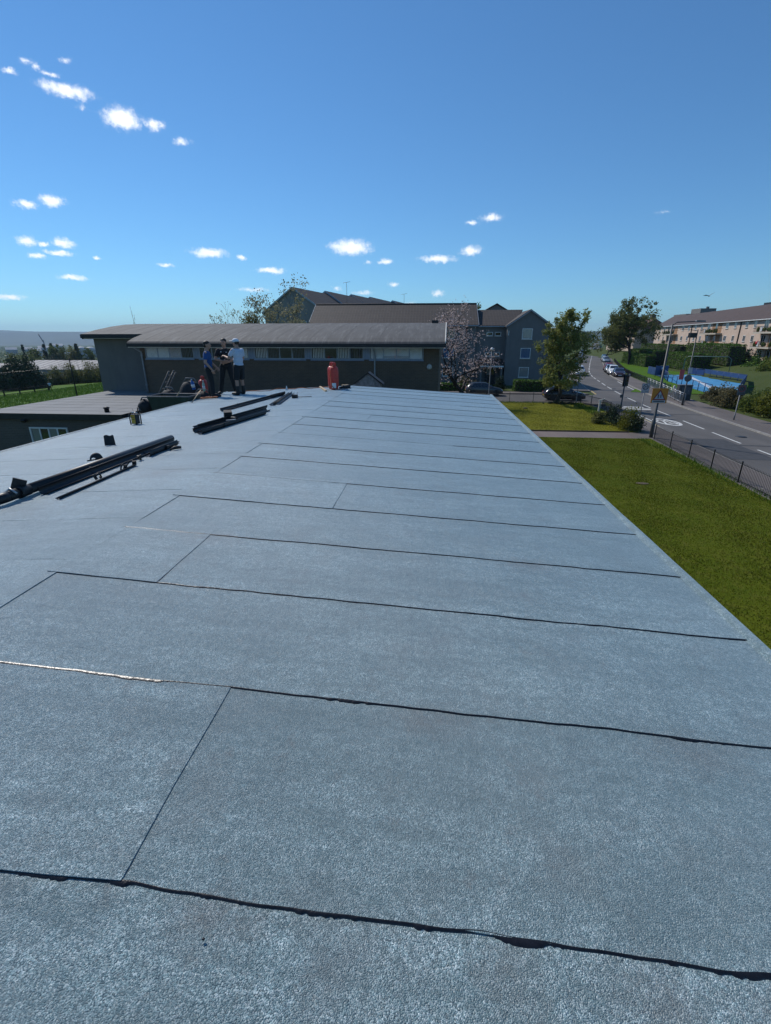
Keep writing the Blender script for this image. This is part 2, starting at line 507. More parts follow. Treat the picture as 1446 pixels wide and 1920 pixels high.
M = {}
M['felt'] = felt_mat()
M['bitumen'] = pmat('bitumen', (.010, .010, .012), .3, .4, 30, .25, 60)
M['oldfelt'] = old_felt('weathered_felt', (.070, .070, .069), (.24, .238, .23))
M['oldfelt2'] = old_felt('weathered_flat_felt', (.165, .172, .178), (.21, .215, .22), 1.2)
M['brick'] = brick_mat('brown_brick', (.118, .076, .048), (.15, .098, .06), (.15, .128, .10))
M['brick2'] = brick_mat('dull_brick', (.10, .085, .07), (.125, .10, .08), (.14, .13, .115))
M['dash'] = harl_mat('grey_roughcast', (.175, .16, .15))
M['greyharl'] = harl_mat('grey_harling', (.175, .17, .168), (.115, .115, .115))
M['paleharl'] = harl_mat('pale_grey_harling', (.27, .245, .235), (.2, .19, .18))
M['beige'] = harl_mat('beige_roughcast', (.56, .43, .34), (.28, .20, .15))
M['cream'] = harl_mat('cream_roughcast', (.48, .43, .35), (.30, .26, .21))
M['tiledark'] = tile_mat('dark_concrete_tile', (.034, .026, .023), (.046, .035, .030))
M['tilebrown'] = tile_mat('brown_concrete_tile', (.055, .034, .028), (.070, .043, .035), 'Y')
M['tilebrownx'] = tile_mat('brown_concrete_tile_x', (.036, .028, .024), (.048, .036, .030))
M['fascia'] = pmat('black_fascia', (.014, .014, .016), .5, .3, 5)
M['white'] = pmat('white_paint', (.72, .72, .70), .45, .1, 4, dirt=(.5, .49, .45))
M['frame'] = pmat('grey_frame_paint', (.33, .37, .42), .45, .12, 5)
M['bluepanel'] = pmat('blue_grey_panel', (.22, .27, .36), .5, .15, 4)
M['pipegrey'] = pmat('grey_pipe_paint', (.30, .31, .32), .45, .15, 5)
M['blackplastic'] = pmat('black_plastic', (.010, .011, .013), .46, .3, 14, .05, 60)
M['blackdull'] = pmat('black_rubber', (.016, .016, .017), .6, .3, 14)
M['steel'] = pmat('galvanised_steel', (.36, .37, .38), .42, .2, 10, metal=.75)
M['alu'] = pmat('aluminium', (.42, .43, .44), .35, .15, 10, metal=.85)
M['dullalu'] = pmat('dirty_aluminium', (.12, .115, .11), .6, .3, 10, metal=.3)
M['polepaint'] = pmat('dark_grey_pole_paint', (.055, .06, .062), .5, .25, 6)
M['polegrey'] = pmat('grey_pole_paint', (.16, .165, .17), .5, .2, 6)
M['fenceblack'] = pmat('black_railing_paint', (.013, .013, .014), .45, .3, 8)
M['red'] = pmat('red_cylinder_paint', (.56, .045, .03), .42, .18, 12, dirt=(.2, .03, .025))
M['redplastic'] = pmat('red_plastic', (.5, .03, .03), .4, .1, 8)
M['timber'] = pmat('raw_timber', (.45, .34, .22), .8, .25, 18)
M['oldtimber'] = pmat('weathered_timber', (.25, .235, .22), .85, .35, 12, .3, 40, dirt=(.07, .06, .055))
M['yellow'] = pmat('yellow_plastic', (.55, .33, .02), .45, .12, 10)
M['darkpanel'] = pmat('charcoal_plastic', (.022, .022, .024), .5, .2, 10)
M['tubgreen'] = pmat('dark_green_plastic', (.02, .042, .036), .5, .25, 8)
M['skin'] = pmat('skin', (.42, .235, .165), .55, .08, 10)
M['hair'] = pmat('dark_hair', (.022, .015, .011), .6, .3, 60)
M['teeblue'] = pmat('blue_cotton', (.014, .07, .22), .85, .15, 14, .2, 40)
M['teeblack'] = pmat('black_cotton', (.012, .013, .018), .85, .2, 14, .2, 40)
M['teewhite'] = pmat('pale_cotton', (.50, .56, .66), .85, .06, 14, .2, 40)
M['trouser'] = pmat('dark_work_trousers', (.015, .017, .020), .85, .2, 14, .2, 40)
M['boot'] = pmat('dark_boots', (.014, .012, .011), .6, .2, 14)
M['capwhite'] = pmat('pale_cap_cotton', (.62, .66, .72), .8, .05, 14)
M['bagblack'] = pmat('black_bag_fabric', (.017, .017, .02), .75, .3, 14, .4, 22)
M['greyfabric'] = pmat('grey_fabric', (.16, .16, .165), .85, .3, 14, .4, 22)
M['bluebottle'] = pmat('blue_plastic', (.03, .13, .42), .35, .1, 8)
M['whiteplastic'] = pmat('white_plastic', (.72, .74, .76), .35, .06, 8)
M['rope'] = pmat('orange_rope', (.42, .13, .045), .7, .3, 40)
M['ground'] = grass_mat('rough_ground', (.05, .075, .022), (.075, .095, .03), (.10, .095, .045), .25)
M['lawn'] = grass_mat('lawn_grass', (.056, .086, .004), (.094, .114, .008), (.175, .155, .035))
M['lawn_backlit'] = grass_mat('lawn_grass_backlit', (.135, .15, .012), (.19, .185, .02), (.25, .22, .05))  # lighter copy of the lawn: backlight and view angle put into the colour
M['field'] = grass_mat('field_grass', (.055, .125, .012), (.085, .16, .016), (.045, .10, .012), .5)
M['asphalt'] = asphalt_mat('asphalt', (.100, .092, .084), (.052, .052, .054))
M['pavement'] = asphalt_mat('footway_tarmac', (.125, .105, .093), (.085, .075, .068))
M['path'] = asphalt_mat('path_tarmac', (.15, .118, .105), (.11, .09, .085))
M['kerb'] = pmat('concrete_kerb', (.26, .25, .235), .85, .25, 4, .3, 40)
M['roadpaint'] = pmat('road_paint_white', (.60, .60, .57), .7, .18, 8, dirt=(.22, .21, .20))
M['yellowpaint'] = pmat('road_paint_yellow', (.45, .33, .10), .7, .2, 6, dirt=(.2, .18, .12))
M['bluecourt'] = pmat('blue_court_paint', (.055, .25, .46), .65, .18, .7, dirt=(.12, .30, .42))
M['bluefence'] = pmat('blue_fence_paint', (.014, .05, .16), .5, .2, 4)
M['hill'] = pmat('moorland', (.045, .06, .045), .95, .4, .002)
M['shedroof'] = pmat('pale_sheet_roof', (.26, .25, .245), .75, .25, .12, dirt=(.17, .165, .16))
M['shedroof2'] = pmat('far_pale_roof', (.42, .42, .42), .7, .15, .1)
M['shedwall'] = pmat('pale_sheet_wall', (.24, .26, .28), .7, .15, .3)
M['concrete'] = pmat('pale_concrete', (.52, .50, .46), .8, .15, 1.5)
M['bark'] = pmat('bark', (.045, .036, .028), .9, .35, 8, .5, 30)
M['darkbark'] = pmat('dark_bark', (.022, .018, .016), .9, .35, 8, .5, 30)
M['signorange'] = pmat('orange_backing_board', (.60, .215, .012), .5, .08, 5)
M['signwhite'] = pmat('sign_white_sheet', (.46, .47, .50), .5, .05, 5)
M['signgrey'] = pmat('sign_grey_sheet', (.10, .105, .115), .5, .1, 5)
M['signink'] = pmat('sign_black_print', (.014, .014, .018), .5, .1, 5)
M['signred'] = pmat('sign_red_print', (.26, .018, .02), .5, .1, 5)
M['mirror'] = pmat('convex_glass', (.35, .36, .37), .12, .05, 5, metal=1)
M['soil'] = pmat('bare_soil', (.10, .075, .05), .95, .3, 9, .5, 30)
M['bedding'] = pmat('curtain_white', (.62, .62, .60), .9, .12, 9)
M['curtred'] = pmat('curtain_red', (.16, .05, .04), .9, .2, 9)


def glass_mat(name, c, rough=.06):
    t = NT(name)
    t.color(c).set(Roughness=rough, Metallic=0.0)
    t.b.inputs['Specular IOR Level'].default_value = .9
    t.b.inputs['Coat Weight'].default_value = .6
    n = t.noise(1.2, 2, .5)
    t.bump(n, .06, .02)
    return t.m


M['glass'] = glass_mat('window_glass', (.018, .024, .03))
M['glassblue'] = glass_mat('window_glass_blue_blind', (.035, .11, .24))
M['glasspale'] = glass_mat('window_glass_net_curtain', (.20, .215, .225), .15)
M['carglass'] = glass_mat('car_glass', (.01, .012, .014), .04)
# clear pane in front of a curtain
_t = NT('clear_pane'); _t.color((.9, .93, .95)).set(Roughness=.03, Alpha=.28); _t.b.inputs['Specular IOR Level'].default_value = .9
_n = _t.noise(2.0, 2, .5); _t.bump(_n, .05, .02)
M['clearpane'] = _t.m


def paint(name, c, rough=.25, metal=.0):
    if name in MATS: return MATS[name]
    t = NT(name)
    f = t.noise(3, 3, .6)
    t.color(t.ramp(f, [(.3, tuple(x * .93 for x in c)), (.7, tuple(min(1, x * 1.05) for x in c))])).set(Roughness=rough, Metallic=metal)
    t.b.inputs['Coat Weight'].default_value = .7; t.b.inputs['Coat Roughness'].default_value = .06
    MATS[name] = t.m
    return t.m


LEAF = dict(
    mid=leafmat('leaf_spring_green', (0.168, 0.203, 0.042), (0.224, 0.245, 0.063), (0.308, 0.294, 0.112)),
    big=leafmat('leaf_olive', (0.125, 0.144, 0.043), (0.175, 0.181, 0.056), (0.081, 0.094, 0.027)),
    hedge=leafmat('leaf_hedge', (0.088, 0.163, 0.025), (0.125, 0.206, 0.035), (0.056, 0.106, 0.018), trans=.15),
    shrub=leafmat('leaf_shrub', (0.100, 0.144, 0.031), (0.175, 0.206, 0.037), (0.062, 0.088, 0.025)),
    dry=leafmat('leaf_dry_scrub', (0.138, 0.121, 0.057), (0.178, 0.155, 0.075), (0.081, 0.075, 0.037)),
    dark=leafmat('leaf_dark_evergreen', (.036, .060, .032), (.052, .078, .036), (.022, .040, .024), trans=.08),
    yellow=leafmat('leaf_yellow_green', (0.127, 0.144, 0.023), (0.184, 0.184, 0.029), (0.069, 0.092, 0.018)),
    blossom=leafmat('blossom_pink', (.62, .48, .46), (.70, .58, .55), (.32, .20, .17), trans=.35),
    bud=leafmat('bud_pale', (0.238, 0.231, 0.119), (0.364, 0.336, 0.224), (0.126, 0.126, 0.056)),
    scrub=leafmat('leaf_willow_scrub', (0.144, 0.155, 0.048), (0.184, 0.190, 0.063), (0.092, 0.098, 0.034)),
    far=leafmat('leaf_far_green', (0.102, 0.138, 0.036), (0.144, 0.174, 0.048), (0.060, 0.084, 0.026)),
)

# ================================================================== terrain
def smooth(a, b, x):
    t = np.clip((x - a) / (b - a), 0, 1); return t * t * (3 - 2 * t)


ROAD = [(18.7, -40), (18.8, 0), (19.1, 20), (19.5, 30), (20.3, 40), (21.2, 50), (22.6, 60), (25.2, 74), (29.6, 94), (37.7, 121), (53.5, 171), (85, 270), (150, 473), (260, 816), (420, 1316)]


def hills_z(x, y):
    """ground height: level round the building, falling to the valley on the left, a bank behind the park on the right"""
    x = np.asarray(x, float); y = np.asarray(y, float)
    s = np.maximum(0, -21 - x)
    z = -.066 * np.minimum(s, 75) - .09 * np.clip(s - 75, 0, 250) - .008 * np.clip(s - 325, 0, 900)
    z = z - 22 * smooth(250, 900, y) * (1 - smooth(0, 300, s)) * (1 - smooth(-100, 60, x - .33 * y))
    rx = x - (.14 * (y - 109) + 49)
    z = z + 1.7 * smooth(0, 10, rx) * smooth(60, 80, y) * (1 - smooth(230, 300, y))
    return z


gx = np.unique(np.concatenate([-np.geomspace(60, 9000, 34), np.arange(-60, 121, 4.0), np.geomspace(124, 9000, 34)]))
gy = np.unique(np.concatenate([-np.geomspace(40, 4000, 12), np.arange(-40, 241, 4.0), np.geomspace(246, 9500, 40)]))
X, Y = np.meshgrid(gx, gy)
Z = hills_z(X, Y) - .03
# far hills along the horizon, left of the road and ahead
rr = np.hypot(X, Y); aa = np.degrees(np.arctan2(X, Y))
hz = np.zeros_like(Z)
for i in range(Z.shape[0]):
    for j in range(Z.shape[1]):
        if rr[i, j] > 3500:
            n = noise.fractal(Vector((aa[i, j] * .16, rr[i, j] * .0003, 3.1)), 1.0, 2.0, 4)
            hz[i, j] = (100 + 34 * n) * float(smooth(4200, 6300, rr[i, j]))
Z = Z + hz * np.where(aa > 60, .6, 1)
V = np.stack([X.ravel(), Y.ravel(), Z.ravel()], 1)
nx, ny = len(gx), len(gy)
I = np.arange(nx * ny).reshape(ny, nx)
F = np.stack([I[:-1, :-1].ravel(), I[:-1, 1:].ravel(), I[1:, 1:].ravel(), I[1:, :-1].ravel()], 1)
farq = np.hypot(V[F].mean(1)[:, 0], V[F].mean(1)[:, 1]) > 3600
g = link('ground', npmesh('ground', V, F[~farq], M['ground'], True)); tag(g, kind='structure')
g2 = link('hills', npmesh('hills', V, F[farq], M['hill'], True)); tag(g2, kind='structure')


def sheet(name, pts, z, mat, thick=0.0, kind='structure'):
    """flat polygon of ground surface; with thick it gets kerb-like sides"""
    mb = MB()
    if thick:
        mb.prism([(x, y, z - thick) for x, y in pts], (0, 0, thick))
    else:
        mb.add([(x, y, z) for x, y in pts], [tuple(range(len(pts)))])
    return tag(mb.build(name, mat), kind=kind)


def resample(pts, step):
    out = [pts[0]]
    for a, b in zip(pts[:-1], pts[1:]):
        L = math.dist(a, b); n = max(1, int(L / step))
        for i in range(1, n + 1): out.append((a[0] + (b[0] - a[0]) * i / n, a[1] + (b[1] - a[1]) * i / n))
    return out


def spline(pts, sub=8):
    out = []
    P = [pts[0]] + list(pts) + [pts[-1]]
    for i in range(1, len(P) - 2):
        p0, p1, p2, p3 = [np.array(P[i + k]) for k in (-1, 0, 1, 2)]
        for k in range(sub):
            t = k / sub
            out.append(tuple(.5 * ((2 * p1) + (-p0 + p2) * t + (2 * p0 - 5 * p1 + 4 * p2 - p3) * t * t + (-p0 + 3 * p1 - 3 * p2 + p3) * t ** 3)))
    out.append(tuple(pts[-1]))
    return out


RC = spline(ROAD, 8)


def offs(line, d):
    """offset a polyline to the right by d (d may be a function of the point)"""
    out = []
    for i, p in enumerate(line):
        a = line[max(0, i - 1)]; b = line[min(len(line) - 1, i + 1)]
        t = np.array([b[0] - a[0], b[1] - a[1]]); t = t / np.linalg.norm(t)
        dd = d(p) if callable(d) else d
        out.append((p[0] + t[1] * dd, p[1] - t[0] * dd))
    return out


def ribbon(name, line, d0, d1, z, mat, thick=0, parent=None):
    a = offs(line, d0); b = offs(line, d1); mb = MB(); n = len(line)
    vs = [(x, y, z) for x, y in a] + [(x, y, z) for x, y in b]
    fs = [(i, n + i, n + i + 1, i + 1) for i in range(n - 1)]
    if thick:
        vs += [(x, y, z - thick) for x, y in a] + [(x, y, z - thick) for x, y in b]
        fs += [(i + 1, 2 * n + i + 1, 2 * n + i, i) for i in range(n - 1)] + [(n + i, 3 * n + i, 3 * n + i + 1, n + i + 1) for i in range(n - 1)]
        fs += [(0, 2 * n, 3 * n, n), (n - 1, 2 * n - 1, 4 * n - 1, 3 * n - 1)]
    mb.add(vs, fs)
    return mb.build(name, mat, parent)


def part_line(y0, y1): return [p for p in RC if y0 <= p[1] <= y1]


HW = 3.05
road = ribbon('road', RC, -HW, HW, 0.0, M['asphalt']); tag(road, kind='structure')
side = sheet('side_road', [(-15, 51.6), (18.2, 51.6), (20.0, 48.5), (21.4, 51.6), (22.2, 58.2), (21.4, 64), (19.2, 58.2), (-15, 58.2)], .004, M['asphalt'])
# darker resurfacing patches on the carriageway
for q, (yy0, yy1, d0, d1) in enumerate([(47, 53, -2.9, 0.2), (26, 33, -2.9, -.4), (62, 66, -2.6, 2.6)]):
    ribbon('tar_patch', [p for p in resample(RC, 1.0) if yy0 <= p[1] <= yy1], d0, d1, .006, pmat('dark_patch_asphalt', (.05, .05, .052), .8, .25, 3, .3, 60), parent=road)
for q, (x_, y_) in enumerate([(20.9, 33.5), (19.6, 45.0), (22.0, 56.2), (24.0, 66.0)]):
    MB().lathe([(.34, 0), (.34, .004), (.02, .0045)], (x_, y_, .007), 18).build('manhole_cover', M['fascia'], road)
for q, (y0_, d0, d1) in enumerate([(30.5, -1.7, 1.4), (43.3, -2.6, 2.9), (54.8, -2.8, 2.8), (61.2, -2.9, 1.0), (69.3, -2.6, 2.7)]):
    ln_ = [p for p in resample(RC, .25) if y0_ <= p[1] <= y0_ + .45]
    if len(ln_) > 1: ribbon('tar_band', ln_, d0, d1, .0075, M['fascia'] if False else pmat('dark_patch_asphalt', (.05, .05, .052), .8, .25, 3, .3, 60), parent=road)
# footways and kerbs
pr = ribbon('footway_right', part_line(-40, 300), HW + .14, HW + 3.0, .11, M['pavement'], .2); tag(pr, kind='structure')
kr = ribbon('kerb_right', part_line(-40, 300), HW, HW + .137, .115, M['kerb'], .2); tag(kr, kind='structure')
pl = ribbon('footway_left', part_line(-40, 47.5), -HW - 3.1, -HW - .14, .11, M['pavement'], .2); tag(pl, kind='structure')
kl = ribbon('kerb_left', part_line(-40, 47.5), -HW - .137, -HW, .115, M['kerb'], .2); tag(kl, kind='structure')
pl2 = ribbon('footway_left_far', [p for p in RC if 60.5 <= p[1] <= 300], -HW - 2.4, -HW - .14, .11, M['pavement'], .2); tag(pl2, kind='structure')
kl2 = ribbon('kerb_left_far', [p for p in RC if 60.5 <= p[1] <= 300], -HW - .137, -HW, .115, M['kerb'], .2); tag(kl2, kind='structure')
sheet('side_footway', [(-15, 50.1), (15.4, 50.1), (16.2, 49.0), (17.4, 49.2), (17.2, 51.5), (-15, 51.5)], .11, M['pavement'], .2)
sheet('side_footway_far', [(-15, 58.3), (18.6, 58.3), (18.0, 60.3), (-15, 60.3)], .11, M['pavement'], .2)

# painted markings, each its own mark on the road
RS = resample(RC, .5)
cum = [0]
for a, b in zip(RS[:-1], RS[1:]): cum.append(cum[-1] + math.dist(a, b))


def at_y(y):
    i = min(range(len(RS)), key=lambda k: abs(RS[k][1] - y)); return i


def mark(y0, y1, d0, d1, mat=None, name='road_marking'):
    ln = [p for p in RS if y0 - .3 <= p[1] <= y1 + .3]
    if len(ln) < 2: return
    return ribbon(name, ln, d0, d1, .009, mat or M['roadpaint'], parent=road)


for y0, y1 in [(16, 18), (22, 24), (27, 29.4), (31.3, 34.8), (36.4, 40.1), (42.4, 46.1), (47.4, 50.3), (52.7, 56.3), (59, 63.2), (65.5, 68.5), (70.5, 74.7), (76.5, 80), (82, 85), (87, 91), (93.5, 96)]:
    mark(y0, y1, -.07, .07)
y = 98.
while y < 280:
    mark(y, y + 5.5, -.09, .09); y += 8.5
for y0, y1 in [(40.5, 47.2)]:
    mark(y0, y1, -2.85, -2.72); mark(y0 - 1.2, y1, -2.55, -2.42)
mark(36.8, 41.5, -2.85, -2.74, M['yellowpaint']); mark(58.8, 62.5, -2.9, -2.72, M['yellowpaint'])
mark(64, 72, 2.55, 2.7); mark(74, 78, 2.55, 2.7)
for k, yy in enumerate((46.2, 47.6, 49.2, 51.0)):
    mark(yy, yy + .45, -2.3, -.3 - .25 * (k % 2))
# speed roundel "20" painted on the carriageway (elongated along the road)
mb = MB(); cx, cy, aw, al = 18.75, 39.3, .84, 1.75
n = 40
vs = []
for k in range(n):
    t = 2 * math.pi * k / n
    vs += [(cx + aw * math.cos(t), cy + al * math.sin(t), .011), (cx + (aw - .2) * math.cos(t), cy + (al - .36) * math.sin(t), .011)]
mb.add(vs, [(2 * k, (2 * k + 2) % (2 * n), (2 * k + 3) % (2 * n), 2 * k + 1) for k in range(n)])


def stroke2d(mb, pts, w, z, ox=0, oy=0, sx=1, sy=1):
    for a, b in zip(pts[:-1], pts[1:]):
        d = Vector((b[0] - a[0], b[1] - a[1])); L = d.length; d /= L; nn = Vector((-d.y, d.x)) * w / 2
        e = d * w * .3
        P = [Vector(a) - e + nn, Vector(a) - e - nn, Vector(b) + e - nn, Vector(b) + e + nn]
        mb.quad(*[(ox + p.x * sx, oy + p.y * sy, z) for p in P]); z += .0006


TWO = [(-.42, .28), (-.36, .44), (-.24, .5), (-.12, .44), (-.08, .28), (-.16, .05), (-.42, -.5), (-.06, -.5)]
ZERO = [(.08, .3), (.14, .45), (.25, .5), (.36, .45), (.42, .3), (.42, -.3), (.36, -.45), (.25, -.5), (.14, -.45), (.08, -.3), (.08, .3)]
stroke2d(mb, TWO, .12, .0112, cx, cy, 1.1, 1.9); stroke2d(mb, ZERO, .12, .0112, cx, cy, 1.1, 1.9)
mb.build('speed_roundel', M['roadpaint'], road)

# ------------------------------------------------------------------ lawns, path, field
def grass_sheet(name, pts, z, mat): return sheet(name, pts, z, mat, .16)


grass_sheet('lawn', [(-14, -30), (13.55, -30), (13.6, 12), (13.75, 20), (14.35, 31.7), (-14, 31.7)], .12, M['lawn'])
grass_sheet('lawn_beyond_path', [(1.2, 33.9), (14.5, 33.9), (15.9, 45.6), (15.2, 49.6), (1.2, 49.9)], .12, M['lawn_backlit'])
sheet('garden_path', [(1.2, 31.75), (15.6, 31.75), (15.9, 33.85), (1.2, 33.85)], .105, M['path'], .16)
# steel edging strip of the further lawn, a low dark step
tag(MB().bx(1.2, 13.8, 33.86, 33.895, -.02, .19).build('path_edging', M['soil']), kind='structure')
fx = np.arange(-92, -20.5, 2.5); fy = np.arange(6, 112, 4.0)
FX, FY = np.meshgrid(fx, fy); FZ = hills_z(FX, FY) + .05
I = np.arange(FX.size).reshape(FX.shape)
F = np.stack([I[:-1, :-1].ravel(), I[:-1, 1:].ravel(), I[1:, 1:].ravel(), I[1:, :-1].ravel()], 1)
tag(link('field', npmesh('field', np.stack([FX.ravel(), FY.ravel(), FZ.ravel()], 1), F, M['field'], True)), kind='structure')
sheet('park_grass', [(24.6, 62), (33.0, 60), (52, 78), (60, 150), (75, 215), (72, 222), (60.5, 175), (44.0, 121), (36.0, 94), (31.0, 74)], .03, M['field'])

rs = np.random.RandomState(5)


def blades(name, boxes, n, hmin, hmax, w, mat, zf=None, label=None, inside=None):
    """short grass as single-triangle blades standing on the sheet below"""
    tot = sum((b[1] - b[0]) * (b[3] - b[2]) for b in boxes); VV = []
    for b in boxes:
        k = int(n * (b[1] - b[0]) * (b[3] - b[2]) / tot)
        x = rs.uniform(b[0], b[1], k); y = rs.uniform(b[2], b[3], k)
        if inside is not None:
            ok = inside(x, y); x, y = x[ok], y[ok]
        k = len(x)
        z = (hills_z(x, y) + .05) if zf is None else np.full(k, zf)
        h = rs.uniform(hmin, hmax, k) * (0.6 + .8 * np.clip(np.sin(x * 1.7 + y * .6) * np.sin(y * 1.3 - x * .5) * .5 + .5, 0, 1)); a = rs.uniform(0, 2 * np.pi, k)
        dx, dy = np.cos(a) * w, np.sin(a) * w; lx, ly = rs.normal(0, .5, k) * h, rs.normal(0, .5, k) * h
        VV.append(np.stack([np.stack([x - dx, y - dy, z], 1), np.stack([x + dx, y + dy, z], 1), np.stack([x + lx, y + ly, z + h], 1)], 1).reshape(-1, 3))
    V = np.concatenate(VV); F = np.arange(len(V)).reshape(-1, 3)
    return tag(link(name, npmesh(name, V, F, mat)), label, 'grass' if label else None, kind='stuff')


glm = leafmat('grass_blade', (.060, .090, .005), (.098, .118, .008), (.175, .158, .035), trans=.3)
glf = leafmat('grass_blade_backlit', (.135, .155, .014), (.19, .19, .024), (.25, .22, .05), trans=.3)  # far blades carry the same backlit lightening in their colour
gfm = leafmat('field_blade', (.06, .135, .014), (.10, .18, .02), (.045, .10, .012), trans=.3)
blades('grass', [(2.4, 13.7, 7, 31.6)], 150000, .02, .05, .012, glm, .119, 'short mown lawn grass beside the felt roof')
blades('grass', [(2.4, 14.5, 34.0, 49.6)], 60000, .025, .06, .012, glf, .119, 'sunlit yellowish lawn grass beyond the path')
blades('grass', [(13.35, 14.15, 12, 31.6), (13.9, 14.9, 34, 49), (5, 15.2, 49.3, 49.9)], 5000, .08, .22, .014, gfm, .118, 'longer unmown grass along the foot of the railings')
blades('grass', [(-75, -20.6, 15, 106)], 60000, .12, .4, .05, gfm, None, 'lush uncut green grass of the field beyond the low flat roof')
tag(MB().ell((9.6, 21.2, .13), (.3, .16, .022)).build('soil_patch', M['soil']), 'small bare brown soil patch in the near lawn', 'soil patch')
tag(MB().ell((8.9, 45.2, .14), (.22, .13, .10)).build('molehill', M['soil']), 'small dark clod on the lawn beyond the path', 'soil clod')

# ================================================================== vegetation builders
def leaf_cloud(centres, radii, n, size, rs, flat=.0):
    """n random quads spread through clumps; returns V,F"""
    c = rs.randint(0, len(centres), n)
    d = rs.normal(0, 1, (n, 3)); d /= np.linalg.norm(d, axis=1)[:, None] + 1e-9
    rad = rs.uniform(0, 1, n) ** .45
    p = centres[c] + d * (rad * 1.0)[:, None] * radii[c]
    a = rs.normal(0, 1, (n, 3)); a /= np.linalg.norm(a, axis=1)[:, None]
    b = np.cross(a, d + rs.normal(0, .7, (n, 3))); b /= np.linalg.norm(b, axis=1)[:, None] + 1e-9
    s = (size * rs.uniform(.55, 1.35, n))[:, None]
    V = np.stack([p - a * s * .6, p - b * s * .36, p + a * s * .6, p + b * s * .36], 1).reshape(-1, 3)
    return V, np.arange(4 * n).reshape(-1, 4)


def limbs(h, r, rs, levels=3, spread=.6, fork=.35, n0=5, lean=(0, 0)):
    """recursive tapered limbs: list of (points, radii) and tips"""
    out = []; tips = []

    def grow(p, d, L, r, lev):
        k = 4; pts = [p.copy()]; rr = [r]
        dd = d.copy()
        for i in range(k):
            dd = dd + rs.normal(0, .10 + .05 * lev, 3) + np.array([0, 0, .04]); dd /= np.linalg.norm(dd)
            pts.append(pts[-1] + dd * L / k); rr.append(r * (1 - (i + 1) / k * .62))
        out.append((pts, rr))
        if lev == 0: tips.append(pts[-1]); tips.append(pts[-2]); return
        nb = n0 if lev == levels else rs.randint(3, 5)
        for j in range(nb):
            t = fork + (1 - fork) * (j + .6) / nb
            i = min(k - 1, int(t * k)); q = pts[i] + (pts[i + 1] - pts[i]) * (t * k - i)
            ang = 2 * np.pi * (j * .382 + rs.uniform(0, .2)); side = np.array([np.cos(ang), np.sin(ang), 0.0])
            nd = dd * (1 - spread * .6) + side * spread * rs.uniform(.7, 1.3) + np.array([0, 0, .12]); nd /= np.linalg.norm(nd)
            grow(q, nd, L * rs.uniform(.5, .72), max(.006, r * (1 - t * .62) * .62), lev - 1)
        tips.append(pts[-1])
    d0 = np.array([lean[0], lean[1], 1.0]); d0 /= np.linalg.norm(d0)
    grow(np.zeros(3), d0, h, r, levels)
    return out, np.array(tips)


def tree(name, label, loc, H, W, leaf, nleaf, lsize, seed, trunk_h=.25, bark='bark', shape='round', group=None, clump=.16, cat='tree', lean=(0, 0), levels=3, zlo=None, tr=None):
    rs = np.random.RandomState(seed)
    t = empty(name, loc, label, cat, group)
    L, tips = limbs(H * .62, tr or H * .022 + .03, rs, levels, .62, max(.25, trunk_h), 7, lean)
    # fit tips into crown width/height
    tz = max(p[-1] for pts, _ in L for p in pts); tx = max(max(abs(p[0]), abs(p[1])) for pts, _ in L for p in pts)
    sc = np.array([W / 2 / tx * .92, W / 2 / tx * .92, H * .96 / tz])
    mb = MB()
    for pts, rr in L: mb.tube([p * sc for p in pts], [max(.008, x) for x in rr], 6 if rr[0] > .05 else 4, False)
    mb.build('trunk', M[bark], t)
    tips = tips * sc
    z0 = H * trunk_h if zlo is None else zlo
    if shape == 'round':
        m = int(60 + nleaf / 180)
        u = rs.normal(0, 1, (m, 3)); u /= np.linalg.norm(u, axis=1)[:, None]
        rad = rs.uniform(.35, .95, m) ** .6
        ex = np.stack([u[:, 0] * W / 2 * rad, u[:, 1] * W / 2 * rad, (z0 + H) / 2 + u[:, 2] * (H - z0) / 2 * rad], 1)
        ex = ex[(np.sin(ex[:, 0] * 6 / W + seed) + np.cos(ex[:, 1] * 7 / W) + np.sin(ex[:, 2] * 9 / H + seed)) > -1.1]
        C = np.concatenate([tips[tips[:, 2] > z0], ex])
    elif shape == 'taper':
        m = int(90 + nleaf / 110); k = rs.uniform(0, 1, m) ** 1.15
        a = rs.uniform(0, 2 * np.pi, m); rr = np.minimum(1, (k + .12) * 3.2) * (1 - k) ** .62 * W / 2 * rs.uniform(.45, 1.0, m) ** .6 * (1 + .16 * np.sin(a * 3 + k * 11))
        C = np.stack([np.cos(a) * rr + .35 * k, np.sin(a) * rr, z0 + k * (H - z0) * .97], 1)
        C = np.concatenate([C, tips[tips[:, 2] > H * .55]])
    elif shape == 'cone':
        m = int(60 + nleaf / 160); k = rs.uniform(0, 1, m) ** 1.25
        a = rs.uniform(0, 2 * np.pi, m); rr = (1 - k) * W / 2 * rs.uniform(.5, 1, m) * (.85 + .2 * np.sin(k * 34))
        C = np.stack([np.cos(a) * rr, np.sin(a) * rr, z0 + k * (H - z0)], 1)
    else:
        C = tips[tips[:, 2] > z0 * .7]
    cr = np.full((len(C), 3), W * clump) * rs.uniform(.45, 1.15, (len(C), 1)); cr[:, 2] *= .8
    V, F = leaf_cloud(C, cr, nleaf, lsize, rs)
    V[:, 2] = np.maximum(V[:, 2], .05)
    link('crown', npmesh('crown', V, F, LEAF[leaf]), t)
    return t


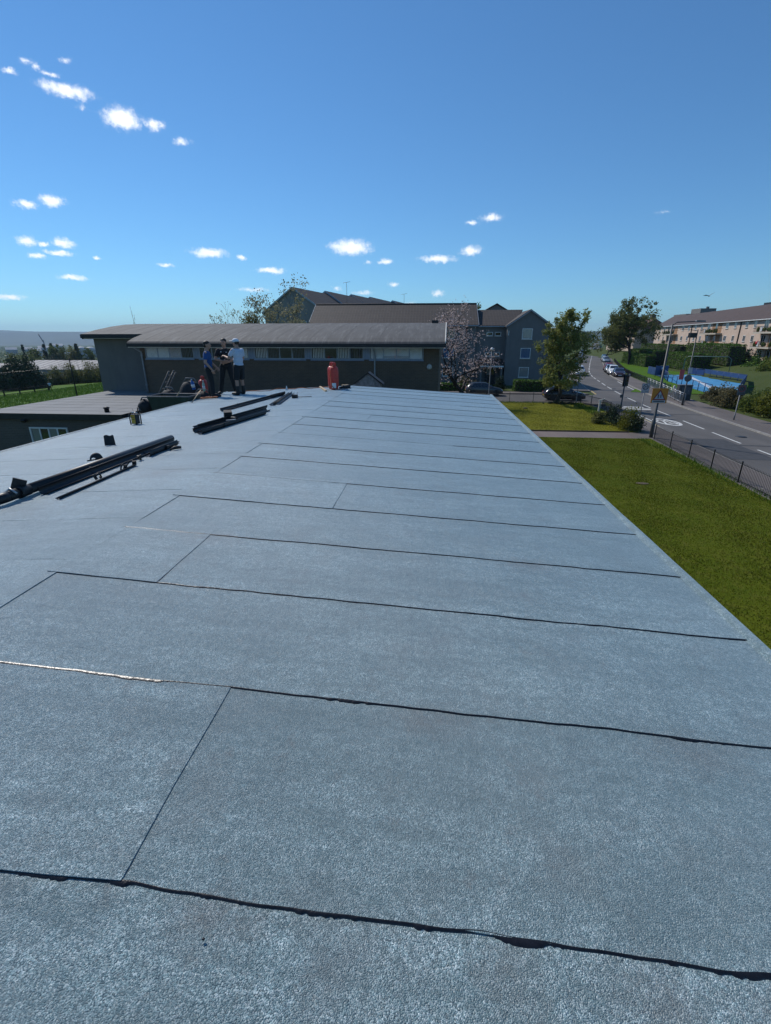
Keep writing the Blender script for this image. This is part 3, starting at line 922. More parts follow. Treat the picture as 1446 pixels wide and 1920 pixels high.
def shrub(name, label, loc, W, D, H, leaf, n, ls, seed, cat='shrub', group=None, rz=0):
    rs = np.random.RandomState(seed)
    t = empty(name, loc, label, cat, group, rz)
    m = int(30 + n / 90)
    u = rs.normal(0, 1, (m, 3)); u /= np.linalg.norm(u, axis=1)[:, None]; rad = rs.uniform(.3, .92, m)[:, None]
    C = np.stack([u[:, 0] * W / 2, u[:, 1] * D / 2, np.abs(u[:, 2]) * H * .9 - .02 * H], 1) * np.maximum(rad, .45); C[:, 2] = np.maximum(C[:, 2], rs.uniform(.04, .3, m) * H)
    C[:, 2] *= 1 + .18 * np.sin(C[:, 0] * 3.1 + seed)
    cr = np.full((len(C), 3), min(W, D, H) * .22) * rs.uniform(.5, 1.2, (len(C), 1))
    V, F = leaf_cloud(C, cr, n, ls, rs); V[:, 2] = np.maximum(V[:, 2], .02)
    link('foliage', npmesh('foliage', V, F, LEAF[leaf]), t)
    mb = MB()
    for k in range(9):
        a = k * 2.4; mb.tube([(.08 * math.cos(a), .08 * math.sin(a), 0), (W * .2 * math.cos(a), D * .2 * math.sin(a), H * .4), (W * .33 * math.cos(a), D * .33 * math.sin(a), H * .72)], [.03, .02, .008], 5, False)
    mb.build('stem', M['bark'], t)
    return t


def hedge(label, p0, p1, width, H, leaf, n, ls, seed, group=None, z=.05):
    """clipped hedge: dark woody core inside a dense leafy skin"""
    rs = np.random.RandomState(seed)
    p0, p1 = np.array(p0, float), np.array(p1, float); L = np.linalg.norm(p1 - p0); a = math.atan2(p1[1] - p0[1], p1[0] - p0[0])
    t = empty('hedge', ((p0[0] + p1[0]) / 2, (p0[1] + p1[1]) / 2, z), label, 'hedge', group, a)
    MB().box((0, 0, H * .46), (L - .16, width - .16, H * .9)).build('core', M['bark'], t)
    areas = [L * H, L * H, L * width, width * H, width * H]; pr = np.array(areas) / sum(areas)
    f = rs.choice(5, n, p=pr); u = rs.uniform(-.5, .5, n); v = rs.uniform(0, 1, n)
    x = np.where(f < 3, u * L, np.where(f == 3, -L / 2, L / 2)); y = np.where(f == 0, -width / 2, np.where(f == 1, width / 2, np.where(f == 2, (v - .5) * width, u * width)))
    zz = np.where(f == 2, H, v * H)
    zz = zz * (1 + .03 * np.sin(x * 1.3 + seed)) + 0
    C = np.stack([x, y, zz], 1) + rs.normal(0, .045, (n, 3))
    A = rs.normal(0, 1, (n, 3)); A /= np.linalg.norm(A, axis=1)[:, None]; B = np.cross(A, rs.normal(0, 1, (n, 3))); B /= np.linalg.norm(B, axis=1)[:, None]
    s = (ls * rs.uniform(.6, 1.4, n))[:, None]
    V = np.stack([C - A * s * .6, C - B * s * .4, C + A * s * .6, C + B * s * .4], 1).reshape(-1, 3); V[:, 2] = np.maximum(V[:, 2], .02)
    link('foliage', npmesh('foliage', V, np.arange(4 * n).reshape(-1, 4), LEAF[leaf]), t)
    return t


def wb(mb, name, mat, parent):
    """build in world coordinates under a thing's Empty (or under a part already in world coordinates)"""
    o = link(name, mb.mesh(name, mat), parent)
    if parent.type == 'EMPTY': o.matrix_parent_inverse = parent.matrix_basis.inverted()
    return o


# ================================================================== the felt-roofed building we stand on
RX, RZ, SL = -2.67, 4.62, .0585
XE, XW, YF, YN = 2.20, -7.34, 17.15, -6.0


def roofz(x): return RZ - SL * abs(x - RX)


bld = empty('school_building', (RX, 5.5, 0), 'low building with new blue-grey felt roof in the foreground', 'building')
mb = MB()
mb.bx(XW + .25, XE - .2, YN + .2, YF - .25, .0, 4.2)
wb(mb, 'wall', M['brick2'], bld)
mb = MB()
mb.prism([(XW, YN, roofz(XW) - .16), (XE, YN, roofz(XE) - .16), (XE, YN, roofz(XE) - .004), (RX, YN, RZ - .004), (XW, YN, roofz(XW) - .004)], (0, YF - YN, 0))
roof = wb(mb, 'roof', M['felt'], bld)
tag(roof, 'new blue-grey mineral felt roof laid in lapped sheets')


def felt_sheet(x0, x1, y0, y1, lift, seed, wav=.008, edge=.008, step=.12):
    r = random.Random(seed)
    n = max(4, int((x1 - x0) / step)); ys = [0, .04, .35, .7, 1]
    V = []; F = []
    ph = r.uniform(0, 9)
    yv = []
    for i in range(n + 1):
        x = x0 + (x1 - x0) * i / n
        yv.append(y0 + wav * noise.noise(Vector((x * 1.7, ph, 0))) * 2 + wav * .8 * noise.noise(Vector((x * 7, ph, 3))))
    for i in range(n + 1):
        x = x0 + (x1 - x0) * i / n
        if i == n: x += 0
        for t in ys:
            yy = yv[i] + (y1 - yv[i]) * t
            z = roofz(x) + .003 + edge * (1 - t) + lift + .0022 * noise.noise(Vector((x * 2.3, yy * 2.3, ph)))
            xx = x + (.010 * noise.noise(Vector((yy * 2.5, ph, 5))) if i in (0, n) else 0)
            V.append((xx, yy, z))
    m = len(ys)
    for i in range(n):
        for j in range(m - 1): F.append((i * m + j, (i + 1) * m + j, (i + 1) * m + j + 1, i * m + j + 1))
    sm = [True] * len(F)
    # skirts: near edge and both ends
    b = len(V)
    for i in range(n + 1): x, y, z = V[i * m]; V += [(x, y, z), (x, y, roofz(x) - .001)]
    for i in range(n): F.append((b + 2 * i, b + 2 * i + 1, b + 2 * i + 3, b + 2 * i + 2)); sm.append(False)
    for e in (0, n):
        b = len(V)
        for j in range(m): x, y, z = V[e * m + j]; V += [(x, y, z), (x, y, roofz(x) - .001)]
        for j in range(m - 1):
            q = (b + 2 * j, b + 2 * j + 2, b + 2 * j + 3, b + 2 * j + 1); F.append(q if e == 0 else q[::-1]); sm.append(False)
    o = MB(); o.v = V; o.f = F; o.sm = sm
    return wb(o, 'felt_sheet', M['felt'], roof), yv


def bead(x0, x1, y, seed, wmax, dens, n=None):
    """bitumen squeezed out of a lap: flat shiny ribbon of very uneven width"""
    r = random.Random(seed); n = n or int((x1 - x0) / .008)
    V = []; F = []; w_ = []
    for i in range(n + 1):
        x = x0 + (x1 - x0) * i / n
        a = noise.noise(Vector((x * 4.4, seed * 1.7, 0))) + .55 * noise.noise(Vector((x * 10, seed * 1.7, 4))) + .35 * noise.noise(Vector((x * 30, seed, 4)))
        a += .3 * noise.noise(Vector((x * 75, seed, 9)))
        w = .0014 + (1 - math.exp(-2.2 * max(0, a - .30 + dens))) * wmax * .42
        if seed == 11 and x < -1.32: w += .012 + .012 * abs(noise.noise(Vector((x * 9, 1, 1))))
        yy = y(x)
        V += [(x, yy + .004, roofz(x) + .0095), (x, yy - w * .8, roofz(x) + .009), (x, yy - w - .003, roofz(x) + .003)]
    for i in range(n):
        F += [(3 * i, 3 * i + 3, 3 * i + 4, 3 * i + 1), (3 * i + 1, 3 * i + 4, 3 * i + 5, 3 * i + 2)]
    F = [f[::-1] for f in F]
    o = MB(); o.add(V, F, True)
    return wb(o, 'bitumen_bead', M['bitumen'], roof)


SEAMS = [-5.5, -4.6, -3.7, -2.75, -1.83, -.9, .03, .955, 1.885, 2.82, 3.70, 4.60, 5.51]
while SEAMS[-1] < YF - 1.0: SEAMS.append(SEAMS[-1] + .905 + random.Random(len(SEAMS)).uniform(-.02, .02))
LAPX = {.955: -.96, 2.82: -1.87, 4.60: -.965}
for i, s in enumerate(SEAMS):
    e = (SEAMS[i + 1] if i + 1 < len(SEAMS) else YF) + (.09 if i + 1 < len(SEAMS) else 0)
    lx = LAPX.get(s, {14: .45, 17: -1.3, 20: .9}.get(i))
    if lx is None:
        o, yv = felt_sheet(RX - .02, 2.13, s, e, 0, i, edge=.0055 if s < 1 else .0042)
        spans = [(RX, 2.07, yv)]
    else:
        felt_sheet(lx - .1, 2.13, s, e, 0, i, edge=.0055 if s < 1 else .0042)
        o, yv = felt_sheet(RX - .02, lx, s, e, .0045, i, edge=.0055 if s < 1 else .0042)
        if -1 < s < 8:
            # thin dark weld line along the end lap
            mb = MB(); V = []; k = 24
            for q in range(k + 1):
                yy = s + .02 + (e - .09 - s - .02) * q / k; xx = lx + .010 * noise.noise(Vector((yy * 2.5, random.Random(i).uniform(0, 9), 5))) + .004
                ww = .001 + .002 * max(0, noise.noise(Vector((yy * 6, i, 1))))
                zz = roofz(xx) + .0135 - .009 * ((yy - s) / (e - s))
                V += [(xx - .001, yy, zz - .005), (xx + .002 + ww, yy, zz - .0065)]
            mb.add(V, [(2 * q, 2 * q + 1, 2 * q + 3, 2 * q + 2) for q in range(k)], True); wb(mb, 'bitumen_bead', M['blackdull'], roof)
    ph = random.Random(i).uniform(0, 9)

    def yl(x, s=s, ph=ph): return s + .008 * noise.noise(Vector((x * 1.7, ph, 0))) * 2 + .0064 * noise.noise(Vector((x * 7, ph, 3)))
    wmax = .040 if abs(s - .955) < .01 else (.040 if abs(s - 1.885) < .01 else .022)
    bead(RX + .02, 2.125, yl, i + 3, wmax, .26 if abs(s - .955) < .01 else (.02 if s < 2 else -.05), None if s < 6 else 120)
    # left slope, seams staggered and pressed almost flat
    sl = s + .22
    felt_sheet(XW + .06, RX + .05, sl, e + .22 if e + .22 < YF else YF, .0055, 100 + i, .006, .0014, .25)
# eave welts (felt dressed over a drip edge)
for side, xe in (('right', XE), ('left', XW)):
    sgn = 1 if side == 'right' else -1
    prof = [(-.09, .004), (-.078, .008), (-.066, .024), (-.045, .032), (-.015, .028), (.006, .014), (.015, -.01), (.018, -.17), (-.0, -.17)]
    V = []; k = 60; F = []
    for q in range(k + 1):
        yy = YN + (YF - YN) * q / k
        for dx, dz in prof:
            V.append((xe + sgn * (dx + .006 * noise.noise(Vector((yy * 1.2, dx * 9, sgn)))), yy, roofz(xe) + dz - SL * dx + .003 * noise.noise(Vector((yy * 2, dx * 20, 2 + sgn)))))
    m = len(prof)
    for q in range(k):
        for j in range(m - 1):
            f = (q * m + j, q * m + j + 1, (q + 1) * m + j + 1, (q + 1) * m + j); F.append(f if sgn < 0 else f[::-1])
    mb = MB(); mb.add(V, F, True); wb(mb, 'eave_welt', M['felt'], roof)
mb = MB(); mb.prism([(XW, YF, roofz(XW) - .2), (XE, YF, roofz(XE) - .2), (XE, YF, roofz(XE) + .012), (RX, YF, RZ + .016), (XW, YF, roofz(XW) + .012)], (0, .03, 0))
wb(mb, 'end_fascia', M['fascia'], bld)
# a few grit crumbs and bitumen blobs
for k, (x, y) in enumerate([(-.62, .84)]):
    o = MB().ell((x, y, roofz(x) + .016), (.005, .004, .003)); o.build('bitumen_crumb', M['bitumen'], roof)

# link lobby behind the gable end and its little timber gablet
lob = empty('link_lobby', (-2.5, 21, 0), 'flat roofed link lobby between felt roof and brick hall', 'building')
wb(MB().bx(-4.2, -1.2, 17.3, 26.9, 0, 3.4), 'wall', M['brick2'], lob)
wb(MB().bx(-4.3, -1.1, 17.25, 26.95, 3.4, 3.52), 'roof', M['oldfelt2'], lob)
gab = empty('roof_gablet', (-2.5, 20.6, 3.52), 'small weathered timber gablet poking up behind the felt roof', 'roof gablet')
wb(MB().prism([(-3.0, 20.0, 3.5), (-1.98, 20.0, 3.5), (-1.98, 20.0, 4.44), (-2.48, 20.0, 4.85), (-3.0, 20.0, 4.44)], (0, .5, 0)), 'core', M['oldtimber'], gab)
for k in range(8):
    x = -2.98 + k * .125; xm = x + .06; zt = 4.85 - abs(xm + 2.48) / .52 * .42 - .02
    wb(MB().bx(x, x + .118, 19.975 - .004 * (k % 2), 19.998, 4.13, zt), 'board', M['oldtimber'], gab)
for s in (-1, 1):
    wb(MB().prism([(-2.48, 19.93, 4.90), (-2.48, 19.93, 4.85), (-2.48 + s * .62, 19.93, 4.39), (-2.48 + s * .62, 19.93, 4.44)][::s], (0, .62, 0)), 'roof', M['blackdull'], gab)
wb(MB().bx(-3.1, -3.0, 19.92, 19.99, 4.36, 4.42), 'bracket', M['steel'], gab)

# ================================================================== brick hall with curved roof (slightly turned)
hall = empty('school_hall', (-10, 31, 0), 'long brown brick hall with clerestory windows and curved grey felt roof', 'building')
HR = Matrix.Translation((-20.6, 29.3, 0)) @ Matrix.Rotation(R(-1.8), 4, 'Z') @ Matrix.Translation((20.6, -29.3, 0))


def hb(mb, name, mat, parent=hall):
    mb.v = [tuple(HR @ Vector(v)) for v in mb.v]
    return wb(mb, name, mat, parent)


HX0, HX1, HXM = -20.6, .85, -16.75
YB, YD = 27.9, 29.3           # brick wall face, rendered wall face
prof = [(26.95, 5.92), (27.05, 6.02), (27.6, 6.20), (28.6, 6.42), (30, 6.68), (31.5, 6.90), (33, 7.06), (34.5, 7.14), (36, 7.12), (38, 6.95), (40, 6.62), (41.5, 6.2)]
hb(MB().bx(HXM, HX1 - .28, YB, 41, 0, 5.95), 'brick_wall', M['brick'])
hb(MB().bx(HX0, HXM, YD, 41, 0, 6.15), 'rendered_wall', M['dash'])
# gable infill under the curved roof on both ends
for xx, th, mm in ((HX1 - .28, -.25, M['brick']), (HX0, .25, M['dash'])):
    pts = [(xx, YB if xx > 0 else YD, 5.95 if xx > 0 else 6.1)] + [(xx, y, z - .06) for y, z in prof if y > (YB if xx > 0 else YD)] + [(xx, 41.4, 5.95)]
    hb(MB().prism(pts, (th, 0, 0)), 'gable_wall', mm)


def curved_sheet(x0, x1, y0, lift):
    pp = [(y0, None)] + [p for p in prof if p[0] > y0 + .05]
    za = np.interp(y0, [p[0] for p in prof], [p[1] for p in prof]); pp[0] = (y0, za)
    V = []; n = len(pp)
    for x, l in ((x0, .004), (x1, lift)):
        V += [(x, y, z + l) for y, z in pp]
    V += [(x, y, z - .05) for x in (x0, x1) for y, z in pp]
    F = [(i, n + i, n + i + 1, i + 1) for i in range(n - 1)] + [(i, i + 1, 2 * n + i + 1, 2 * n + i) for i in range(n - 1)] + [(n + i, 3 * n + i, 3 * n + i + 1, n + i + 1) for i in range(n - 1)] + [(0, 2 * n, 3 * n, n)]
    mb = MB(); mb.add(V, F, False); return mb


hroof = hb(MB().prism([(HXM - .05, y, z - .055) for y, z in prof] + [(HXM - .05, 41.5, 6.0), (HXM - .05, 28.5, 6.0)], (HX1 - HXM + .02, 0, 0)), 'roof', M['oldfelt'])
hroof2 = hb(MB().prism([(HX0 - .2, y, z - .055) for y, z in prof if y > 28.7] + [(HX0 - .2, 41.5, 6.0), (HX0 - .2, 29.2, 6.2)], (HXM - HX0 + .10, 0, 0)), 'roof', M['oldfelt'])
x = HXM - .12; k = 0
while x < HX1 - .05:
    x2 = min(x + .95 + .03 * math.sin(k * 3), HX1 + .03)
    hb(curved_sheet(x, x2, 26.95, .009), 'roof_sheet', M['oldfelt'], hroof); x = x2; k += 1
x = HX0 - .25
while x < HXM - .2:
    x2 = min(x + .95, HXM - .13); hb(curved_sheet(x, x2, 28.62, .009), 'roof_sheet', M['oldfelt'], hroof2); x = x2
# pale lap lines: the upstand welts between sheets
vb = [(HX1 + .03, y, z + .03) for y, z in prof]
hb(MB().tube(vb, .035, 6), 'verge_trim', M['concrete'])
hb(MB().bx(HXM - .12, HX1 + .05, 26.90, 27.0, 5.74, 5.93), 'fascia', M['fascia'])
hb(MB().bx(HXM - .12, HX1 - .05, 27.0, YB, 5.76, 5.80), 'soffit', M['white'])
hb(MB().bx(HXM - .12, HX1 - .05, 27.005, 27.045, 5.70, 5.76), 'soffit_bead', M['white'])
hb(MB().bx(HX0 - .27, HXM - .1, 28.56, 28.66, 6.20, 6.41), 'fascia', M['fascia'])
hb(MB().bx(HX0 - .27, HX0 - .18, 28.665, 41.4, 6.15, 6.40), 'fascia', M['fascia'])
hb(MB().bx(HX0 - .15, HXM - .1, 28.66, YD, 6.17, 6.2), 'soffit', M['white'])
# clerestory window band: five groups of four panes with blue-grey panels between
ZS, ZH = 5.09, 5.735
gx0 = -16.38; per = 3.295; pw = .715
M['paneblind'] = M['bedding']
for gi in range(5):
    x0 = gx0 + gi * per
    win = hb(MB().bx(x0 - .05, x0 + 4 * pw + .05, YB - .02, YB + .03, ZS, ZS + .055).bx(x0 - .05, x0 + 4 * pw + .05, YB - .02, YB + .03, ZH - .05, ZH).bx(x0 - .05, x0, YB - .02, YB + .03, ZS + .055, ZH - .05).bx(x0 + 4 * pw, x0 + 4 * pw + .05, YB - .02, YB + .03, ZS + .055, ZH - .05), 'window', M['frame'])
    hb(MB().bx(x0 - .08, x0 + 4 * pw + .08, YB - .09, YB - .022, ZS - .07, ZS - .004), 'sill', M['bluepanel'], win)
    for k in range(4):
        a, b = x0 + k * pw, x0 + (k + 1) * pw
        if k: hb(MB().bx(a - .028, a + .028, YB - .025, YB + .028, ZS + .056, ZH - .051), 'mullion', M['frame'], win)
        q = gi * 4 + k
        if q in (2,): back = M['curtred']
        elif q in (0, 1, 7, 16, 17, 18, 19): back = M['bedding']
        else: back = None
        if back is not None:
            hb(MB().bx(a + .03, b - .03, YB - .004, YB - .001, ZS + (.06 if q not in (17, 18) else .2), ZH - .055), 'blind', back, win)
        hb(MB().bx(a + .028, b - .028, YB - .016, YB - .011, ZS + .056, ZH - .051), 'pane', M['clearpane'] if back is not None else M['glass'], win)
        if back is None and q % 3 != 1:
            for j in range(7):
                xx = a + .06 + j * .092
                hb(MB().bx(xx, xx + (.03 if q % 2 else .055), YB - .022, YB - .018, ZS + .07, ZH - .07), 'blind_slat', M['greyfabric'] if q % 2 else M['bedding'], win)
    if gi < 4:
        hb(MB().bx(x0 + 4 * pw + .055, x0 + per - .055, YB - .015, YB + .02, ZS, ZH), 'panel', M['bluepanel'])
        for j in range(3):
            xx = x0 + 4 * pw + .11 + j * .11
            hb(MB().bx(xx, xx + .02, YB - .022, YB - .014, ZS + .03, ZH - .03), 'panel_rib', M['frame'])


def pipe_run(x, y, ztop, zbot):
    mb = MB(); mb.tube([(x, y - .75, ztop), (x, y - .7, ztop - .12), (x, y - .12, ztop - .34), (x, y - .1, ztop - .45), (x, y - .1, zbot)], .05, 10)
    p = hb(mb, 'downpipe', M['pipegrey'])
    for z in (ztop - .6, (ztop + zbot) / 2, zbot + .4): hb(MB().lathe([(.062, 0), (.062, .08)], (x, y - .1, z), 10), 'collar', M['pipegrey'], p)


pipe_run(-16.62, YB, 5.8, 3.16); pipe_run(-2.95, YB, 5.8, 0.2)
lamp = hb(MB().lathe([(.13, 0), (.15, .03), (.12, .09), (.05, .12)], (0, 0, 0), 16), 'wall_lamp', M['concrete'])
lamp.matrix_basis = Matrix.Translation(HR @ Vector((.05, YB - .003, 4.72))) @ Matrix.Rotation(R(90), 4, 'X') @ Matrix.Translation(-(HR @ Vector((0, 0, 0))))
hb(MB().bx(-.05, .35, 33.6, 33.9, 7.1, 7.28), 'roof_vent', M['fascia'])

# ================================================================== lower flat-roofed block on the left
low = empty('flat_roofed_annexe', (-16.5, 24, 0), 'lower annexe with grey weathered flat roof left of the hall', 'building')
wb(MB().bx(-19.7, -13.2, 19.5, 29.25, -1.0, 3.0), 'wall', M['brick2'], low)
wb(MB().bx(-13.2, -7.5, 21.5, 27.8, -1.0, 2.98), 'wall', M['brick2'], low)
lr = wb(MB().bx(-19.85, -13.0, 19.36, 29.28, 3.0, 3.12), 'roof', M['oldfelt2'], low)
lr2 = wb(MB().bx(-12.998, -7.45, 21.4, 27.85, 2.98, 3.115), 'roof', M['oldfelt2'], low)
for k in range(10):
    y0 = 19.37 + k * .99; wb(MB().prism([(-19.83, y0, 3.121), (-19.83, y0 + 1.0, 3.121), (-19.83, y0, 3.127)], (6.8, 0, 0)), 'roof_sheet', M['oldfelt2'], lr)
for k in range(6):
    y0 = 21.42 + k * 1.05; wb(MB().prism([(-12.99, y0, 3.116), (-12.99, y0 + 1.06, 3.116), (-12.99, y0, 3.122)], (5.5, 0, 0)), 'roof_sheet', M['oldfelt2'], lr2)
wb(MB().bx(-19.86, -13.0, 19.32, 19.355, 2.88, 3.14), 'fascia', M['fascia'], low)
wb(MB().bx(-13.0, -12.96, 19.32, 21.35, 2.82, 3.15), 'fascia', M['fascia'], low)
wb(MB().bx(-12.96, -7.5, 21.34, 21.38, 2.82, 3.14), 'fascia', M['fascia'], low)
mb = MB(); mb.tube([(-12.9, 19.3, 2.9), (-12.9, 21.2, 2.94)], .055, 10); wb(mb, 'gutter', M['pipegrey'], low)
lw = wb(MB().bx(-17.5, -15.72, 19.44, 19.5, 2.46, 2.52).bx(-17.5, -15.72, 19.44, 19.5, 1.3, 1.36).bx(-17.5, -17.44, 19.44, 19.5, 1.36, 2.46).bx(-15.78, -15.72, 19.44, 19.5, 1.36, 2.46), 'window', M['white'], low)
for k in range(4):
    a = -17.44 + k * .415
    if k: wb(MB().bx(a - .03, a + .03, 19.445, 19.498, 1.36, 2.46), 'mullion', M['white'], lw)
    wb(MB().bx(a + .03, a + .385, 19.47, 19.49, 1.36, 2.46), 'pane', M['glass'] if k % 2 else M['glasspale'], lw)
mb = MB(); mb.box((-17.55, 19.36, 2.84), (.16, .22, .12), 0, .5).box((-17.55, 19.47, 2.88), (.05, .1, .05)); wb(mb, 'security_lamp', M['fascia'], low)
mb = MB(); mb.lathe([(.10, 0), (.10, .16), (.13, .16), (.13, .20), (.03, .24)], (-14.2, 20.15, 3.12), 12)
wb(mb, 'roof_vent', M['blackdull'], low)


# ================================================================== grey harled flats across the side road
def wall_window(parent, c, w, h, n, glass, frame=None, bars=1, depth=.05, sill=True, fw=.07):
    """a window set on a wall: c centre on wall face, n unit outward normal (2D)"""
    n = Vector((n[0], n[1], 0)); t = Vector((-n.y, n.x, 0)); c = Vector(c); rz = math.atan2(t.y, t.x)
    frame = frame or M['white']; mb = MB()

    def b(du, dz, su, sz, off, th): mb.box(c + t * du + Vector((0, 0, dz)) + n * off, (su, th, sz), rz)
    b(0, h / 2 - fw / 2, w, fw, .02, depth); b(0, -h / 2 + fw / 2, w, fw, .02, depth)
    b(-w / 2 + fw / 2, 0, fw, h - 2 * fw, .02, depth); b(w / 2 - fw / 2, 0, fw, h - 2 * fw, .02, depth)
    for k in range(bars): b(-w / 2 + w * (k + 1) / (bars + 1), 0, fw * .8, h - 2 * fw, .018, depth)
    win = wb(mb, 'window', frame, parent)
    for k in range(bars + 1):
        a0 = -w / 2 + w * (k + .5) / (bars + 1)
        wb(MB().box(c + t * a0 + n * .012, (w / (bars + 1) - fw, .012, h - 2 * fw), rz), 'pane', glass, win)
    if sill: wb(MB().box(c + Vector((0, 0, -h / 2 - .05)) + n * .07, (w + .12, .14, .08), rz), 'sill', M['concrete'], win)
    return win


flat = empty('apartment_block', (4, 76, 0), 'three storey grey harled flats with brown tiled roofs across the side road', 'apartment building')
wb(MB().bx(-16.8, 6.3, 71.0, 81.5, -.2, 7.95), 'wall', M['greyharl'], flat)
wb(MB().bx(6.302, 10.4, 71.5, 81.0, -.2, 7.75), 'wall', M['greyharl'], flat)
wb(MB().prism([(10.402, 70.0, -.2), (16.1, 70.0, -.2), (16.1, 70.0, 7.75), (13.25, 70.0, 9.62), (10.402, 70.0, 7.75)], (0, 14, 0)), 'wall', M['greyharl'], flat)


def roof_slab(parent, a, b, c, d, th, mat, name='roof'):
    """pitched slab from eave edge a-b up to ridge edge d-c"""
    return wb(MB().prism([a, b, c, d], (0, 0, th)), name, mat, parent)


r1 = roof_slab(flat, (-17.2, 70.5, 7.78), (6.55, 70.5, 7.78), (6.55, 76.2, 10.75), (-17.2, 76.2, 10.75), .14, M['tiledark'])
roof_slab(flat, (6.55, 82, 7.78), (-17.2, 82, 7.78), (-17.2, 76.2, 10.75), (6.55, 76.2, 10.75), .14, M['tiledark'])
roof_slab(flat, (6.58, 71.1, 7.70), (10.9, 71.1, 7.70), (13.25, 76.2, 9.95), (6.58, 76.2, 9.95), .13, M['tilebrownx'])
for s in (-1, 1):
    wb(MB().prism([(13.25, 69.75, 9.66), (13.25 + s * 3.1, 69.75, 7.63), (13.25 + s * 3.1, 69.75, 7.78), (13.25, 69.75, 9.82)][::s], (0, 14.3, 0)), 'roof', M['tilebrownx'], flat)
    wb(MB().prism([(13.25, 69.70, 9.60), (13.25 + s * 3.1, 69.70, 7.57), (13.25 + s * 3.1, 69.70, 7.70), (13.25, 69.70, 9.74)][::s], (0, .045, 0)), 'bargeboard', M['frame'], flat)
wb(MB().bx(-17.2, 6.5, 70.36, 70.48, 7.74, 7.86), 'gutter', M['frame'], flat)
wb(MB().bx(6.6, 10.35, 70.98, 71.08, 7.64, 7.76), 'gutter', M['frame'], flat)
wb(MB().tube([(-17.2, 76.2, 10.92), (6.55, 76.2, 10.92)], .11, 8), 'ridge_tiles', M['tiledark'], flat)
for xx in (-17.24, 6.56):
    wb(MB().prism([(xx, 70.45, 7.76), (xx, 76.2, 10.78), (xx, 76.2, 10.92), (xx, 70.45, 7.92)], (.04, 0, 0)), 'bargeboard', M['white'] if xx < 0 else M['frame'], flat)
wb(MB().tube([(5.0, 70.9, 7.7), (5.0, 70.9, 0)], .06, 8), 'downpipe', M['fascia'], flat)
for i, z in enumerate((1.75, 4.25, 6.75)):
    wall_window(flat, (13.05, 70.0, z), 1.35, 1.35, (0, -1), (M['glasspale'], M['glassblue'], M['glasspale'])[i], bars=0)
    for xx in (2.6, -1.8, -6.2, -10.5, -14.6):
        wall_window(flat, (xx, 71.0, z), 1.5, 1.3, (0, -1), M['glassblue'] if (i + int(xx)) % 2 else M['glass'], bars=1)
for z in (4.05, 6.75):
    for xx in (8.2, 9.35): wall_window(flat, (xx, 71.5, z), .85, .5, (0, -1), M['glass'], bars=0)
wb(MB().bx(10.55, 10.62, 69.9, 69.998, 6.55, 7.15), 'vent_grille', M['white'], flat)
for z in (2.9, 5.5): wb(MB().bx(12.2, 13.9, 69.975, 69.998, z - .32, z + .28), 'wall_panel', M['dash'], flat)
# entrance porch
wb(MB().prism([(7.0, 69.6, 2.55), (10.2, 69.6, 2.55), (10.2, 71.48, 3.35), (7.0, 71.48, 3.35)], (0, 0, .12)), 'porch_roof', M['tilebrownx'], flat)
wb(MB().bx(7.0, 10.2, 69.5, 69.58, 2.42, 2.62), 'porch_fascia', M['white'], flat)
wb(MB().bx(7.1, 7.3, 69.7, 71.45, 0, 2.5), 'porch_wall', M['greyharl'], flat); wb(MB().bx(9.9, 10.1, 69.7, 71.45, 0, 2.5), 'porch_wall', M['greyharl'], flat)
dr = wb(MB().bx(7.95, 9.35, 71.4, 71.47, .1, 2.3), 'door', M['darkpanel'], flat)
wb(MB().bx(8.1, 8.6, 71.37, 71.398, 1.3, 2.15), 'door_pane', M['glasspale'], dr); wb(MB().bx(8.75, 9.2, 71.37, 71.398, 1.3, 2.15), 'door_pane', M['glass'], dr)
wb(MB().bx(8.62, 8.68, 71.34, 71.398, .95, 1.2), 'door_handle', M['steel'], dr)
mb = MB()
for k in range(2): mb.tube([(4.9, 66.5, .2), (4.9, 66.5, 1.1), (7.6, 66.5, 1.1), (7.6, 66.5, .2)], .03, 6)
tag(mb.build('handrail', M['polegrey']), 'grey tubular handrail at the flats entrance steps', 'handrail')
# house peeking over the right end of the flats
bk = empty('gabled_house', (12, 92, 0), 'brown roofed house just showing above the grey flats', 'house')
wb(MB().prism([(7.6, 90, -.2), (14.8, 90, -.2), (14.8, 90, 9.6), (11.2, 90, 11.6), (7.6, 90, 9.6)], (0, 9, 0)), 'wall', M['greyharl'], bk)
for s in (-1, 1):
    wb(MB().prism([(11.2, 89.7, 11.65), (11.2 + s * 4.0, 89.7, 9.45), (11.2 + s * 4.0, 89.7, 9.6), (11.2, 89.7, 11.82)][::s], (0, 9.6, 0)), 'roof', M['tilebrownx'], bk)

